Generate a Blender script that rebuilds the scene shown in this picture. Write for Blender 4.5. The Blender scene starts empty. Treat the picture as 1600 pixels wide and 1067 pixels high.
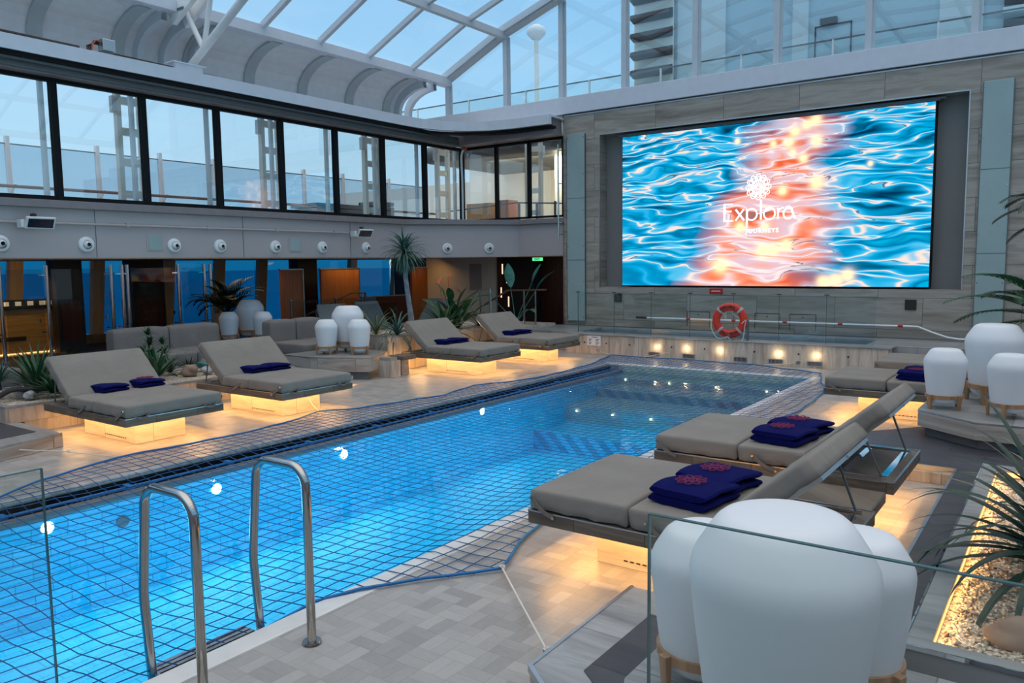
import bpy, bmesh, math, random
from mathutils import Vector, Matrix
R=math.radians; PI=math.pi
random.seed(7)
COL=bpy.context.scene.collection

# ------------------------------------------------------------------ mesh builder
class MB:
    def __init__(s): s.v=[]; s.f=[]; s.m=[]; s.mi=0
    def add(s,vs,fs):
        o=len(s.v); s.v+= [tuple(v) for v in vs]; s.f+=[tuple(i+o for i in f) for f in fs]; s.m+=[s.mi]*len(fs); return s
    def box(s,x0,x1,y0,y1,z0,z1):
        return s.add([(x0,y0,z0),(x1,y0,z0),(x1,y1,z0),(x0,y1,z0),(x0,y0,z1),(x1,y0,z1),(x1,y1,z1),(x0,y1,z1)],
            [(3,2,1,0),(4,5,6,7),(0,1,5,4),(1,2,6,5),(2,3,7,6),(3,0,4,7)])
    def hexa(s,bot,top):
        n=len(bot); return s.add(list(bot)+list(top),[tuple(range(n))[::-1],tuple(range(n,2*n))]+[(i,(i+1)%n,n+(i+1)%n,n+i) for i in range(n)])
    def prism(s,poly,z0,z1): return s.hexa([(x,y,z0) for x,y in poly],[(x,y,z1) for x,y in poly])
    def beam(s,a,b,w,h,up=(0,0,1)):
        a=Vector(a);b=Vector(b);d=(b-a).normalized();u=Vector(up)
        if abs(d.dot(u))>.98:u=Vector((1,0,0))
        r=d.cross(u).normalized();u=r.cross(d).normalized();r=r*w/2;u=u*h/2
        return s.hexa([a-r-u,a+r-u,a+r+u,a-r+u],[b-r-u,b+r-u,b+r+u,b-r+u])
    def tube(s,pts,r,n=8,cap=True,closed=False):
        pts=[Vector(p) for p in pts];N=len(pts);rr=r if isinstance(r,(list,tuple)) else [r]*N
        vs=[];pu=None
        for i,p in enumerate(pts):
            if closed: d=pts[(i+1)%N]-pts[i-1]
            else: d=pts[min(i+1,N-1)]-pts[max(i-1,0)]
            d.normalize()
            if pu is None:
                u=Vector((0,0,1)) if abs(d.z)<.9 else Vector((1,0,0))
            else: u=pu
            u=(u-d*u.dot(d)); u.normalize(); pu=u; w=d.cross(u)
            for k in range(n):
                a=2*PI*k/n; vs.append(p+(u*math.cos(a)+w*math.sin(a))*rr[i])
        fs=[(i*n+k,i*n+(k+1)%n,(i+1)*n+(k+1)%n,(i+1)*n+k) for i in range(N-1) for k in range(n)]
        if closed: fs+=[((N-1)*n+k,(N-1)*n+(k+1)%n,(k+1)%n,k) for k in range(n)]
        elif cap: fs+=[tuple(range(n))[::-1],tuple((N-1)*n+k for k in range(n))]
        return s.add(vs,fs)
    def lathe(s,prof,n=32,c=(0,0,0)):
        vs=[];N=len(prof)
        for r,z in prof:
            for k in range(n):
                a=2*PI*k/n; vs.append((c[0]+r*math.cos(a),c[1]+r*math.sin(a),c[2]+z))
        return s.add(vs,[(i*n+k,i*n+(k+1)%n,(i+1)*n+(k+1)%n,(i+1)*n+k) for i in range(N-1) for k in range(n)])
    def disc(s,c,r,nrm,th=.004,n=20):
        c=Vector(c); d=Vector(nrm).normalized(); return s.tube([c,c+d*th],r,n)
    def quad(s,a,b,c,d): return s.add([a,b,c,d],[(0,1,2,3)])
    def xf(s,M,start=0):
        for i in range(start,len(s.v)): s.v[i]=tuple(M@Vector(s.v[i]))
        return s
    def obj(s,name,mat,parent=None,loc=(0,0,0),smooth=False,bevel=0,seg=2,rz=0,subd=0,auto=True):
        me=bpy.data.meshes.new(name); me.from_pydata(s.v,[],s.f)
        ms=mat if isinstance(mat,(list,tuple)) else [mat]
        for m in ms: me.materials.append(m)
        if len(ms)>1: me.polygons.foreach_set('material_index',s.m)
        bm=bmesh.new(); bm.from_mesh(me); bmesh.ops.recalc_face_normals(bm,faces=bm.faces); bm.to_mesh(me); bm.free()
        if smooth: me.polygons.foreach_set('use_smooth',[True]*len(me.polygons))
        me.update()
        o=bpy.data.objects.new(name,me); COL.objects.link(o); o.location=loc; o.rotation_euler=(0,0,rz)
        if parent: o.parent=parent
        if bevel:
            b=o.modifiers.new('b','BEVEL'); b.width=bevel; b.segments=seg; b.limit_method='ANGLE'; b.angle_limit=R(35)
        if subd:
            b=o.modifiers.new('s','SUBSURF'); b.levels=subd; b.render_levels=subd
        if smooth and auto:
            try:
                me.set_sharp_from_angle(angle=R(38))
            except Exception: pass
        return o

def thing(name,label,cat,loc=(0,0,0),rz=0,group=None):
    o=bpy.data.objects.new(name,None); COL.objects.link(o); o.location=loc; o.rotation_euler=(0,0,rz); o.empty_display_size=.1
    o['label']=label; o['category']=cat
    if group:o['group']=group
    return o
def tag(o,label,cat,group=None,kind=None):
    o['label']=label;o['category']=cat
    if group:o['group']=group
    if kind:o['kind']=kind
    return o
def struct(o,label=None,cat=None):
    o['kind']='structure'
    if label:o['label']=label
    if cat:o['category']=cat
    return o
def sroot(name,label,cat):
    o=bpy.data.objects.new(name,None);COL.objects.link(o);return struct(o,label,cat)
def kids(o): return [c for c in bpy.data.objects if c.parent==o]
def copy_tree(o,parent=None):
    c=o.copy();COL.objects.link(c)
    if parent: c.parent=parent
    for ch in kids(o): copy_tree(ch,c)
    return c
def dup(o,loc,rz,label,group=None):
    c=copy_tree(o);c.location=loc;c.rotation_euler=(0,0,rz);c['label']=label
    if group:c['group']=group
    return c

# ------------------------------------------------------------------ materials
class NT:
    def __init__(s,name):
        s.mat=bpy.data.materials.new(name);s.mat.use_nodes=True;s.t=s.mat.node_tree;s.t.nodes.clear()
        s.out=s.n('ShaderNodeOutputMaterial')
    def n(s,t,**k):
        x=s.t.nodes.new(t)
        for a,b in k.items(): setattr(x,a,b)
        return x
    def l(s,a,b): s.t.links.new(a,b)
    def sv(s,sock,v):
        if v is None:return
        if hasattr(v,'is_linked') or hasattr(v,'links'): s.l(v,sock)
        else: sock.default_value=v
    def math(s,op,a,b=None,c=None,clamp=False):
        x=s.n('ShaderNodeMath',operation=op,use_clamp=clamp);s.sv(x.inputs[0],a)
        if b is not None:s.sv(x.inputs[1],b)
        if c is not None:s.sv(x.inputs[2],c)
        return x.outputs[0]
    def vm(s,op,a,b=None):
        x=s.n('ShaderNodeVectorMath',operation=op);s.sv(x.inputs[0],a)
        if b is not None:s.sv(x.inputs[1],b)
        return x.outputs[0]
    def comb(s,x,y,z=0.):
        c=s.n('ShaderNodeCombineXYZ');s.sv(c.inputs[0],x);s.sv(c.inputs[1],y);s.sv(c.inputs[2],z);return c.outputs[0]
    def sep(s,v):
        c=s.n('ShaderNodeSeparateXYZ');s.l(v,c.inputs[0]);return c.outputs
    def co(s): return s.n('ShaderNodeTexCoord').outputs['Object']
    def noise(s,v,scale=5.,detail=3.,rough=.5,dist=0.):
        x=s.n('ShaderNodeTexNoise');s.l(v,x.inputs['Vector']);x.inputs['Scale'].default_value=scale;x.inputs['Detail'].default_value=detail
        x.inputs['Roughness'].default_value=rough;x.inputs['Distortion'].default_value=dist;return x.outputs[0]
    def ramp(s,f,st,interp='LINEAR'):
        x=s.n('ShaderNodeValToRGB');s.l(f,x.inputs[0]);cr=x.color_ramp;cr.interpolation=interp
        while len(cr.elements)<len(st):cr.elements.new(.5)
        for e,(p,c) in zip(cr.elements,st): e.position=p;e.color=(*c,1) if len(c)==3 else c
        return x.outputs[0]
    def mix(s,f,a,b,bt='MIX'):
        x=s.n('ShaderNodeMix',data_type='RGBA',blend_type=bt);s.sv(x.inputs[0],f)
        for i,v in((6,a),(7,b)):
            if isinstance(v,(tuple,list)):x.inputs[i].default_value=(*v,1) if len(v)==3 else v
            else:s.l(v,x.inputs[i])
        return x.outputs[2]
    def bump(s,h,st=.3,d=.01):
        x=s.n('ShaderNodeBump');s.l(h,x.inputs['Height']);x.inputs['Strength'].default_value=st;x.inputs['Distance'].default_value=d;return x.outputs[0]
    def bsdf(s,col,rough=.5,metal=0.,normal=None,spec=None,**k):
        b=s.n('ShaderNodeBsdfPrincipled')
        if isinstance(col,(tuple,list)): b.inputs['Base Color'].default_value=(*col[:3],1)
        else: s.l(col,b.inputs['Base Color'])
        s.sv(b.inputs['Roughness'],rough);s.sv(b.inputs['Metallic'],metal)
        if spec is not None:b.inputs['Specular IOR Level'].default_value=spec
        if normal:s.l(normal,b.inputs['Normal'])
        for a,v in k.items():
            s.sv(b.inputs[a.replace('_',' ')],(*v,1) if isinstance(v,tuple) and len(v)==3 else v)
        s.l(b.outputs[0],s.out.inputs[0]);return b
def simple(name,col,rough=.5,metal=0.,spec=None,var=.06,scale=6.,bump=0.,bscale=60.,**k):
    t=NT(name);c=t.co();nz=t.noise(c,scale,3)
    cc=t.ramp(nz,[(.3,tuple(x*(1-var) for x in col)),(.7,tuple(min(1,x*(1+var)) for x in col))])
    nm=t.bump(t.noise(c,bscale,2),bump,.01) if bump else None
    t.bsdf(cc,rough,metal,nm,spec,**k);return t.mat
def emit(name,col,st):
    t=NT(name);e=t.n('ShaderNodeEmission');e.inputs[0].default_value=(*col,1);e.inputs[1].default_value=st;t.l(e.outputs[0],t.out.inputs[0]);return t.mat
def glass(name,tint,refl=1.0,ior=1.45,rough=0.):
    t=NT(name);tr=t.n('ShaderNodeBsdfTransparent');tr.inputs[0].default_value=(*tint,1)
    g=t.n('ShaderNodeBsdfGlossy');g.inputs['Roughness'].default_value=rough
    fr=t.n('ShaderNodeFresnel');ge=t.n('ShaderNodeNewGeometry')
    t.l(t.math('ADD',ior,t.math('MULTIPLY',ge.outputs['Backfacing'],1/ior-ior)),fr.inputs[0])
    f=t.math('MULTIPLY',fr.outputs[0],refl,clamp=True)
    m=t.n('ShaderNodeMixShader');t.l(f,m.inputs[0]);t.l(tr.outputs[0],m.inputs[1]);t.l(g.outputs[0],m.inputs[2]);t.l(m.outputs[0],t.out.inputs[0]);return t.mat
def stone(name,dark,mid,light,plane='xz',tile=(1.2,.6),vein=(1.,9.),rough=.35,grout=(.12,.11,.10),gw=.004,off=.5,freq=1.):
    """vein-cut travertine laid in large tiles; veins run along the first axis"""
    t=NT(name);x,y,z=t.sep(t.co())
    a,b={'xz':(x,z),'yz':(y,z),'xy':(x,y),'yx':(y,x),'zx':(z,x),'zy':(z,y)}[plane]
    if plane in('xz','yz'):
        a=t.math('ADD',x,y) 
    if plane=='zx': b=t.math('ADD',x,y)
    uv=t.comb(a,b,0.)
    br=t.n('ShaderNodeTexBrick',offset=off);t.l(uv,br.inputs['Vector']);br.inputs['Scale'].default_value=1
    br.inputs['Brick Width'].default_value=tile[0];br.inputs['Row Height'].default_value=tile[1];br.inputs['Mortar Size'].default_value=gw
    br.inputs['Mortar Smooth'].default_value=0.;br.inputs['Bias'].default_value=0
    br.inputs[1].default_value=(0,0,0,1);br.inputs[2].default_value=(1,1,1,1);br.inputs[3].default_value=(.5,.5,.5,1)
    rnd=t.sep(br.outputs['Color'])[0]
    v=t.comb(t.math('MULTIPLY',a,vein[0]),t.math('ADD',t.math('MULTIPLY',b,vein[1]),t.math('MULTIPLY',rnd,17.)),t.math('MULTIPLY',rnd,5.))
    n1=t.noise(v,1.1*freq,6,.62,.6)
    c=t.ramp(n1,[(.28,dark),(.45,mid),(.58,light),(.66,mid),(.8,light)])
    c=t.mix(t.math('MULTIPLY',rnd,.35),c,tuple(q*.8 for q in mid))
    c=t.mix(br.outputs['Fac'],c,grout)
    t.bsdf(c,rough);return t.mat
def basket(name,c1,c2,cell=.24,nb=3):
    t=NT(name);x,y,z=t.sep(t.co())
    u=t.math('DIVIDE',x,cell);v=t.math('DIVIDE',y,cell)
    cu=t.math('FLOOR',u);cv=t.math('FLOOR',v);fu=t.math('FRACT',u);fv=t.math('FRACT',v)
    par=t.math('PINGPONG',t.math('ADD',cu,cv),1.)
    def sel(a,b): # par? a : b
        return t.math('ADD',t.math('MULTIPLY',par,a),t.math('MULTIPLY',t.math('SUBTRACT',1.,par),b))
    s=sel(fu,fv);l=sel(fv,fu);sb=t.math('MULTIPLY',s,float(nb));idx=t.math('FLOOR',sb);fs=t.math('FRACT',sb)
    w=t.n('ShaderNodeTexWhiteNoise',noise_dimensions='3D');t.l(t.comb(cu,cv,idx),w.inputs[0])
    gs=t.math('MINIMUM',fs,t.math('SUBTRACT',1.,fs));gl=t.math('MINIMUM',l,t.math('SUBTRACT',1.,l))
    g=t.math('MINIMUM',t.math('DIVIDE',gs,float(nb)),gl)
    gr=t.math('LESS_THAN',g,.009)
    vein=t.noise(t.comb(t.math('MULTIPLY',s,4.),t.math('MULTIPLY',l,1.2),t.math('MULTIPLY',w.outputs[0],30.)),2.,5,.6,.5)
    big=t.noise(t.co(),.7,2)
    k=t.math('ADD',t.math('MULTIPLY',w.outputs[0],.55),t.math('MULTIPLY',vein,.45))
    c=t.ramp(k,[(.15,c1),(.85,c2)])
    c=t.mix(t.math('MULTIPLY',gr,.45),c,tuple(q*.5 for q in c1))
    c=t.mix(.12,c,t.ramp(big,[(.3,c1),(.7,c2)]))
    t.bsdf(c,.38,spec=.4);return t.mat
def wood(name,c1,c2,axis='z',rough=.4,scale=1.):
    t=NT(name);x,y,z=t.sep(t.co());m={'x':(.6,8,8),'y':(8,.6,8),'z':(8,8,.6)}[axis]
    v=t.comb(*[t.math('MULTIPLY',q,w) for q,w in zip((x,y,z),m)])
    c=t.ramp(t.noise(v,2.*scale,5,.6,.8),[(.3,c1),(.7,c2)]);t.bsdf(c,rough);return t.mat
def fabric(name,col,var=.08,rough=.85,wr=.35):
    t=NT(name);c=t.co();n=t.noise(c,2.5,3);cc=t.ramp(n,[(.3,tuple(x*(1-var) for x in col)),(.7,tuple(x*(1+var) for x in col))])
    h=t.math('ADD',t.math('MULTIPLY',t.noise(c,3.,3,.5,1.2),1.),t.math('MULTIPLY',t.noise(c,260.,1),.04))
    t.bsdf(cc,rough,0,t.bump(h,wr,.05),.25,Sheen_Weight=.08);return t.mat

M={}
M['deck']=basket('deck_tile',(.235,.228,.215),(.39,.378,.36),.17,2)
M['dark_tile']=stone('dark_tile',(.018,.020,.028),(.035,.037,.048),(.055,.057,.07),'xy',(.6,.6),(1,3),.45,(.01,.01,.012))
M['trav']=stone('travertine',(.28,.23,.18),(.48,.41,.34),(.62,.55,.47),'zx',(.0+9.,.62),(1.2,7.),.4,(.2,.17,.14),.003,0.)
M['trav_h']=stone('travertine_slab',(.20,.17,.145),(.36,.32,.28),(.50,.46,.41),'xz',(.95,.5),(.9,9.),.35,(.12,.1,.09))
M['plinth']=stone('pale_travertine',(.42,.34,.26),(.56,.48,.38),(.66,.58,.48),'xz',(.9,.5),(1.,7.),.45,(.3,.25,.2))
M['wall']=stone('wall_travertine',(.165,.14,.112),(.30,.265,.22),(.41,.37,.32),'xz',(1.6,.62),(.55,5.),.38,(.07,.06,.05),.004,.5)
M['cap']=stone('cap_stone',(.15,.155,.155),(.25,.255,.255),(.34,.345,.345),'xy',(1.1,1.1),(1.,5.),.3,(.15,.14,.13))
M['slab']=stone('daybed_stone',(.05,.038,.027),(.105,.082,.060),(.175,.142,.110),'xz',(.5,.4),(1.,10.),.62,(.06,.05,.045))
M['coping']=simple('coping_stone',(.60,.61,.60),.35)
M['steel']=simple('polished_steel',(.42,.42,.41),.13,1.)
M['chrome']=simple('chrome',(.75,.75,.76),.06,1.)
M['matsteel']=simple('brushed_steel',(.5,.51,.52),.32,1.)
M['white']=simple('white_paint',(.80,.81,.81),.4,var=.03)
M['roofpaint']=simple('roof_frame_paint',(.56,.61,.65),.38,var=.03)
M['cream']=simple('cream_paint',(.86,.83,.72),.5,var=.04,scale=1.)
M['band']=simple('taupe_panel',(.43,.385,.385),.45,var=.03,scale=1.)
M['gutter']=simple('gutter_paint',(.64,.67,.73),.4,var=.03)
M['dgrey']=simple('dark_grey_metal',(.13,.14,.145),.45,.3)
M['mauve']=simple('mauve_trim',(.235,.205,.21),.5)
M['black']=simple('black_frame',(.004,.005,.006),.6,spec=.2)
M['shell']=simple('shell_panel',(.74,.74,.745),.33,var=.04)
M['shellrib']=simple('shell_rib',(.44,.48,.49),.4,var=.04)
M['niche']=simple('niche_panel',(.215,.21,.20),.6,var=.05,scale=1.)
M['cush']=fabric('taupe_cushion',(.215,.195,.172))
M['cush_g']=fabric('grey_green_cushion',(.16,.185,.18))
M['sofa']=fabric('sofa_fabric',(.215,.195,.18))
M['strap']=fabric('cushion_strap',(.17,.14,.12))
M['navy']=simple('navy_towel',(.003,.005,.075),.95,bump=.5,bscale=180.,spec=.1)
M['emb']=simple('maroon_thread',(.26,.03,.10),.9)
M['lantern']=simple('lantern_resin',(.68,.71,.74),.5,var=.015,scale=1.)
M['teak']=wood('teak',(.27,.135,.06),(.42,.235,.12),'z')
M['rail_wood']=wood('handrail_wood',(.10,.045,.03),(.16,.08,.05),'y')
M['orange_wood']=wood('orange_wood',(.30,.085,.015),(.42,.14,.03),'z',.3)
M['oak']=wood('oak_front',(.36,.17,.035),(.55,.29,.075),'y',.3)
M['pillar_wood']=wood('pillar_wood',(.62,.38,.18),(.74,.48,.26),'z')
M['red_wood']=wood('dark_red_wood',(.05,.010,.006),(.10,.022,.012),'z',.3)
M['rope']=simple('blue_rope',(.003,.13,.36),.6)
M['netc']=simple('blue_cord',(.003,.075,.22),.6)
M['cord']=simple('white_cord',(.62,.60,.56),.7)
M['red']=simple('ring_red',(.60,.035,.012),.45)
M['bandgrey']=simple('ring_band',(.38,.37,.38),.3)
M['ink']=simple('dark_ink',(.02,.012,.012),.6)
M['signred']=simple('sign_red',(.5,.015,.01),.4)
M['signwhite']=simple('sign_white',(.8,.8,.78),.5)
M['solar']=simple('solar_cell',(.012,.02,.04),.12,var=.4,scale=30.)
M['led']=emit('warm_led',(1.,.50,.16),2.)
M['spot']=emit('warm_spot',(1.,.82,.5),12.)
M['uwl']=emit('underwater_lamp',(.9,1.,1.),6.)
M['green']=emit('exit_green',(.10,.75,.30),1.1)
M['letter']=emit('screen_white',(1.,1.,1.),1.25)
M['glass']=glass('clear_glass',(.93,.965,.96))
M['glass_edge']=simple('glass_edge',(.055,.12,.12),.15,spec=.8)
M['pane']=glass('window_glass',(.965,.99,.995),2.4)
M['roofpane']=glass('roof_glass',(.93,.97,.99),.8)
M['gablepane']=glass('gable_glass',(.92,.97,.99),2.4)
M['tint']=glass('tinted_glass',(.08,.42,.60),.5)
M['tintsoft']=glass('soft_tint_glass',(.80,.84,.86),.6)
M['screenpanel']=glass('windbreak_glass',(.74,.80,.85),.6)
M['frost']=simple('frosted_glass_strip',(.30,.40,.395),.22,var=.05,scale=2.)
M['waterhot']=glass('tub_water',(.55,.80,.88),1.3,1.33)
def leafmat(name,c1,c2,rough=.42):
    t=NT(name);c=t.co();cc=t.ramp(t.noise(c,9.,2),[(.3,c1),(.7,c2)]);t.bsdf(cc,rough,spec=.4);return t.mat
M['leaf']=leafmat('leaf_green',(.012,.055,.022),(.035,.12,.045))
M['leafb']=leafmat('leaf_blue_green',(.025,.085,.07),(.07,.17,.13))
M['leafd']=leafmat('leaf_dark',(.006,.022,.015),(.018,.05,.03))
M['leafy']=leafmat('leaf_olive',(.10,.13,.04),(.20,.21,.08))
M['leafbig']=leafmat('leaf_teal',(.02,.12,.085),(.06,.22,.16),.3)
M['bloom']=leafmat('bloom_red',(.45,.05,.02),(.65,.12,.05))
M['bark']=simple('pale_bark',(.21,.24,.27),.8,var=.25,scale=12.,bump=.6,bscale=25.)
M['rockp']=simple('pink_rock',(.30,.21,.155),.85,var=.3,scale=5.,bump=.8,bscale=9.)
M['rockg']=simple('grey_rock',(.32,.33,.33),.85,var=.3,scale=5.,bump=.8,bscale=9.)
M['rockt']=simple('teal_rock',(.06,.16,.15),.6,var=.3,scale=5.,bump=.8,bscale=9.)
M['drift']=simple('driftwood',(.035,.032,.03),.8,bump=.7,bscale=14.)
def gravel():
    t=NT('shell_gravel');c=t.co();v=t.n('ShaderNodeTexVoronoi');t.l(c,v.inputs['Vector']);v.inputs['Scale'].default_value=62
    rgb=t.sep(v.outputs['Color'])[0]
    cc=t.ramp(rgb,[(0,(.22,.15,.10)),(.3,(.46,.36,.26)),(.6,(.66,.57,.46)),(1,(.82,.76,.66))])
    t.bsdf(cc,.7,0,t.bump(t.math('SUBTRACT',1.,v.outputs['Distance']),1.,.02));return t.mat
M['gravel']=gravel()
def poolmat(name,c1,c2,grid=.0):
    t=NT(name);x,y,z=t.sep(t.co());uv=t.comb(t.math('ADD',y,t.math('MULTIPLY',z,.0)),t.math('ADD',x,z),0.)
    br=t.n('ShaderNodeTexBrick',offset=.5);t.l(uv,br.inputs['Vector']);br.inputs['Scale'].default_value=1
    br.inputs['Brick Width'].default_value=.30;br.inputs['Row Height'].default_value=.15;br.inputs['Mortar Size'].default_value=.005
    br.inputs[1].default_value=(*c1,1);br.inputs[2].default_value=(*c2,1);br.inputs[3].default_value=(*[q*.6 for q in c1],1)
    t.bsdf(br.outputs[0],.5);return t.mat
M['pool']=poolmat('pool_blue_tile',(.008,.46,.74),(.012,.52,.80))
M['poolgrey']=poolmat('pool_grey_mosaic',(.28,.36,.33),(.36,.44,.40))
def water():
    t=NT('pool_water');tr=t.n('ShaderNodeBsdfTransparent');tr.inputs[0].default_value=(.72,.93,1.,1)
    g=t.n('ShaderNodeBsdfGlossy');g.inputs['Roughness'].default_value=.012
    c=t.co();x,y,z=t.sep(c)
    h=t.math('ADD',t.noise(c,1.6,2,.5,.4),t.math('MULTIPLY',t.noise(c,9.,2),.10))
    nm=t.bump(h,.22,.045);t.l(nm,g.inputs['Normal'])
    fr=t.n('ShaderNodeFresnel');fr.inputs[0].default_value=1.33;t.l(nm,fr.inputs['Normal'])
    m=t.n('ShaderNodeMixShader');t.l(t.math('MULTIPLY',fr.outputs[0],1.25,clamp=True),m.inputs[0]);t.l(tr.outputs[0],m.inputs[1]);t.l(g.outputs[0],m.inputs[2]);t.l(m.outputs[0],t.out.inputs[0]);return t.mat
M['water']=water()
def sea():
    t=NT('sea_water');c=t.co();n=t.noise(c,.06,3)
    t.bsdf(t.ramp(n,[(.3,(.03,.16,.27)),(.7,(.05,.22,.34))]),.5,0,t.bump(t.noise(c,1.5,3),.5,.3));return t.mat
M['sea']=sea()
def screenmat():
    t=NT('sea_video');x,y,z=t.sep(t.co())
    u=t.math('DIVIDE',t.math('ADD',x,8.80),6.53);v=t.math('DIVIDE',t.math('SUBTRACT',z,1.44),3.47)
    # waves get smaller towards the top, as the sea does towards its horizon
    q=t.math('MULTIPLY',v,t.math('ADD',1.,t.math('MULTIPLY',v,.75)))
    k=t.math('ADD',1.,t.math('MULTIPLY',v,.9))
    px=t.math('MULTIPLY',t.math('SUBTRACT',u,.5),t.math('MULTIPLY',k,.85))
    wob=t.noise(t.comb(t.math('MULTIPLY',px,2.2),t.math('MULTIPLY',q,2.6),3.),1.6,2)
    qq=t.math('ADD',t.math('MULTIPLY',q,8.5),t.math('MULTIPLY',t.math('SUBTRACT',wob,.5),2.6))
    vec=t.comb(t.math('MULTIPLY',px,2.9),qq,0.)
    n=t.noise(vec,1.2,2.4,.42,.55)
    n2=t.noise(t.comb(t.math('MULTIPLY',px,1.5),t.math('MULTIPLY',q,2.2),9.),1.7,1.5)
    blue=t.ramp(n,[(.27,(.0,.035,.10)),(.34,(.0,.13,.26)),(.415,(.0,.30,.60)),(.445,(.02,.42,.74)),(.468,(.10,.52,.78)),(.484,(.92,.70,.60)),(.496,(.88,.70,.66)),(.515,(.10,.52,.78)),(.575,(.0,.36,.68)),(.64,(.0,.17,.36)),(.72,(.0,.40,.68))])
    orng=t.ramp(n,[(.27,(.28,.16,.16)),(.36,(.80,.12,.04)),(.43,(.92,.32,.20)),(.482,(.85,.62,.68)),(.50,(1.,.80,.74)),(.53,(.72,.52,.62)),(.60,(.84,.42,.36)),(.68,(.80,.16,.07)),(.76,(.66,.42,.48))])
    cen=t.math('ADD',.455,t.math('MULTIPLY',v,.155))
    d=t.math('ABSOLUTE',t.math('SUBTRACT',u,cen));wid=t.math('SUBTRACT',.275,t.math('MULTIPLY',v,.115))
    m=t.math('DIVIDE',t.math('SUBTRACT',wid,d),.12)
    m=t.math('ADD',m,t.math('MULTIPLY',t.math('SUBTRACT',n2,.5),2.4),clamp=True)
    c=t.mix(m,blue,orng)
    # thin dark troughs
    dk=t.math('MULTIPLY',t.math('LESS_THAN',t.math('ABSOLUTE',t.math('SUBTRACT',n,.468)),.0045),t.math('GREATER_THAN',t.noise(t.comb(px,q,5.),4.,1),.53))
    c=t.mix(t.math('MULTIPLY',dk,.75),c,(.06,.03,.05))
    # sun glints
    tot=None;P=t.comb(x,0.,z)
    for (gx,gz,r) in [(-6.38,1.89,.17),(-5.47,2.21,.13),(-5.22,2.22,.12),(-4.96,2.31,.13),(-4.2,1.54,.13),(-3.96,1.58,.13),(-3.72,1.68,.12),(-4.38,3.56,.14),(-5.06,3.44,.10),(-4.4,4.4,.11),(-4.95,4.41,.10),(-5.27,4.42,.07),(-4.87,4.2,.07),(-4.65,4.07,.09),(-4.42,4.82,.11),(-4.6,4.74,.09),(-4.83,4.63,.10),(-6.04,4.55,.06),(-5.41,2.7,.09),(-5.95,2.72,.12),(-3.37,3.86,.05)]:
        dd=t.n('ShaderNodeVectorMath',operation='DISTANCE');t.l(P,dd.inputs[0]);dd.inputs[1].default_value=(gx,0,gz)
        e=t.math('POWER',2.718,t.math('MULTIPLY',t.math('POWER',t.math('DIVIDE',dd.outputs['Value'],r),2.),-1.))
        tot=e if tot is None else t.math('ADD',tot,e)
    c=t.mix(tot,c,(1.6,1.05,.55))
    e=t.n('ShaderNodeEmission');t.l(c,e.inputs[0]);e.inputs[1].default_value=.95;t.l(e.outputs[0],t.out.inputs[0]);return t.mat
M['video']=screenmat()

# ------------------------------------------------------------------ camera and world
cam=bpy.data.cameras.new('camera');co=bpy.data.objects.new('camera',cam);COL.objects.link(co)
cam.sensor_width=36.;cam.lens=36.*1221.3/1600;cam.clip_end=5000;cam.clip_start=.05
p_,y_,r_=R(5.703),R(35.76),R(-.72)
f=Vector((-math.sin(y_)*math.cos(p_),math.cos(y_)*math.cos(p_),-math.sin(p_)));s_=Vector((math.cos(y_),math.sin(y_),0));u_=s_.cross(f)
s2=s_*math.cos(r_)+u_*math.sin(r_);u2=-s_*math.sin(r_)+u_*math.cos(r_)
mm=Matrix((s2,u2,-f)).transposed().to_4x4();mm.translation=(0,0,2.);co.matrix_world=mm
bpy.context.scene.camera=co
sc=bpy.context.scene
sc.view_settings.view_transform='Standard';sc.view_settings.look='None';sc.view_settings.gamma=1.;sc.view_settings.use_curve_mapping=False
sc.view_settings.exposure=0.3
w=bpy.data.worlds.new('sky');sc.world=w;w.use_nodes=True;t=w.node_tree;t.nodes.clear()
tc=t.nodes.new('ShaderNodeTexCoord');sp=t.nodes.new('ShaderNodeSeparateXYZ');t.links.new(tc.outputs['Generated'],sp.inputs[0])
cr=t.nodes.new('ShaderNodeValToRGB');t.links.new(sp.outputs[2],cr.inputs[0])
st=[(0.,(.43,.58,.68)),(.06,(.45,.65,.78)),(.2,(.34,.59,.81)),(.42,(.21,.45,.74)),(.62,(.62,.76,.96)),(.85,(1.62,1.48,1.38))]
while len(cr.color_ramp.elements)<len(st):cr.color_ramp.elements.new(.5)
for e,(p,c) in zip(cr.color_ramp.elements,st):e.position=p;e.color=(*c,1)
nz=t.nodes.new('ShaderNodeTexNoise');mp=t.nodes.new('ShaderNodeMapping');t.links.new(tc.outputs['Generated'],mp.inputs[0]);mp.inputs['Scale'].default_value=(2,2,7);t.links.new(mp.outputs[0],nz.inputs[0]);nz.inputs['Scale'].default_value=2.;nz.inputs['Detail'].default_value=5
cr2=t.nodes.new('ShaderNodeValToRGB');t.links.new(nz.outputs[0],cr2.inputs[0]);cr2.color_ramp.elements[0].position=.45;cr2.color_ramp.elements[1].position=.8;cr2.color_ramp.elements[1].color=(.3,.3,.3,1)
mx=t.nodes.new('ShaderNodeMix');mx.data_type='RGBA';t.links.new(cr2.outputs[0],mx.inputs[0]);t.links.new(cr.outputs[0],mx.inputs[6]);mx.inputs[7].default_value=(.62,.74,.84,1)
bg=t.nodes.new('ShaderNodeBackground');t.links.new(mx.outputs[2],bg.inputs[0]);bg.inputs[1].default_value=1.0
wo=t.nodes.new('ShaderNodeOutputWorld');t.links.new(bg.outputs[0],wo.inputs[0])

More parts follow.
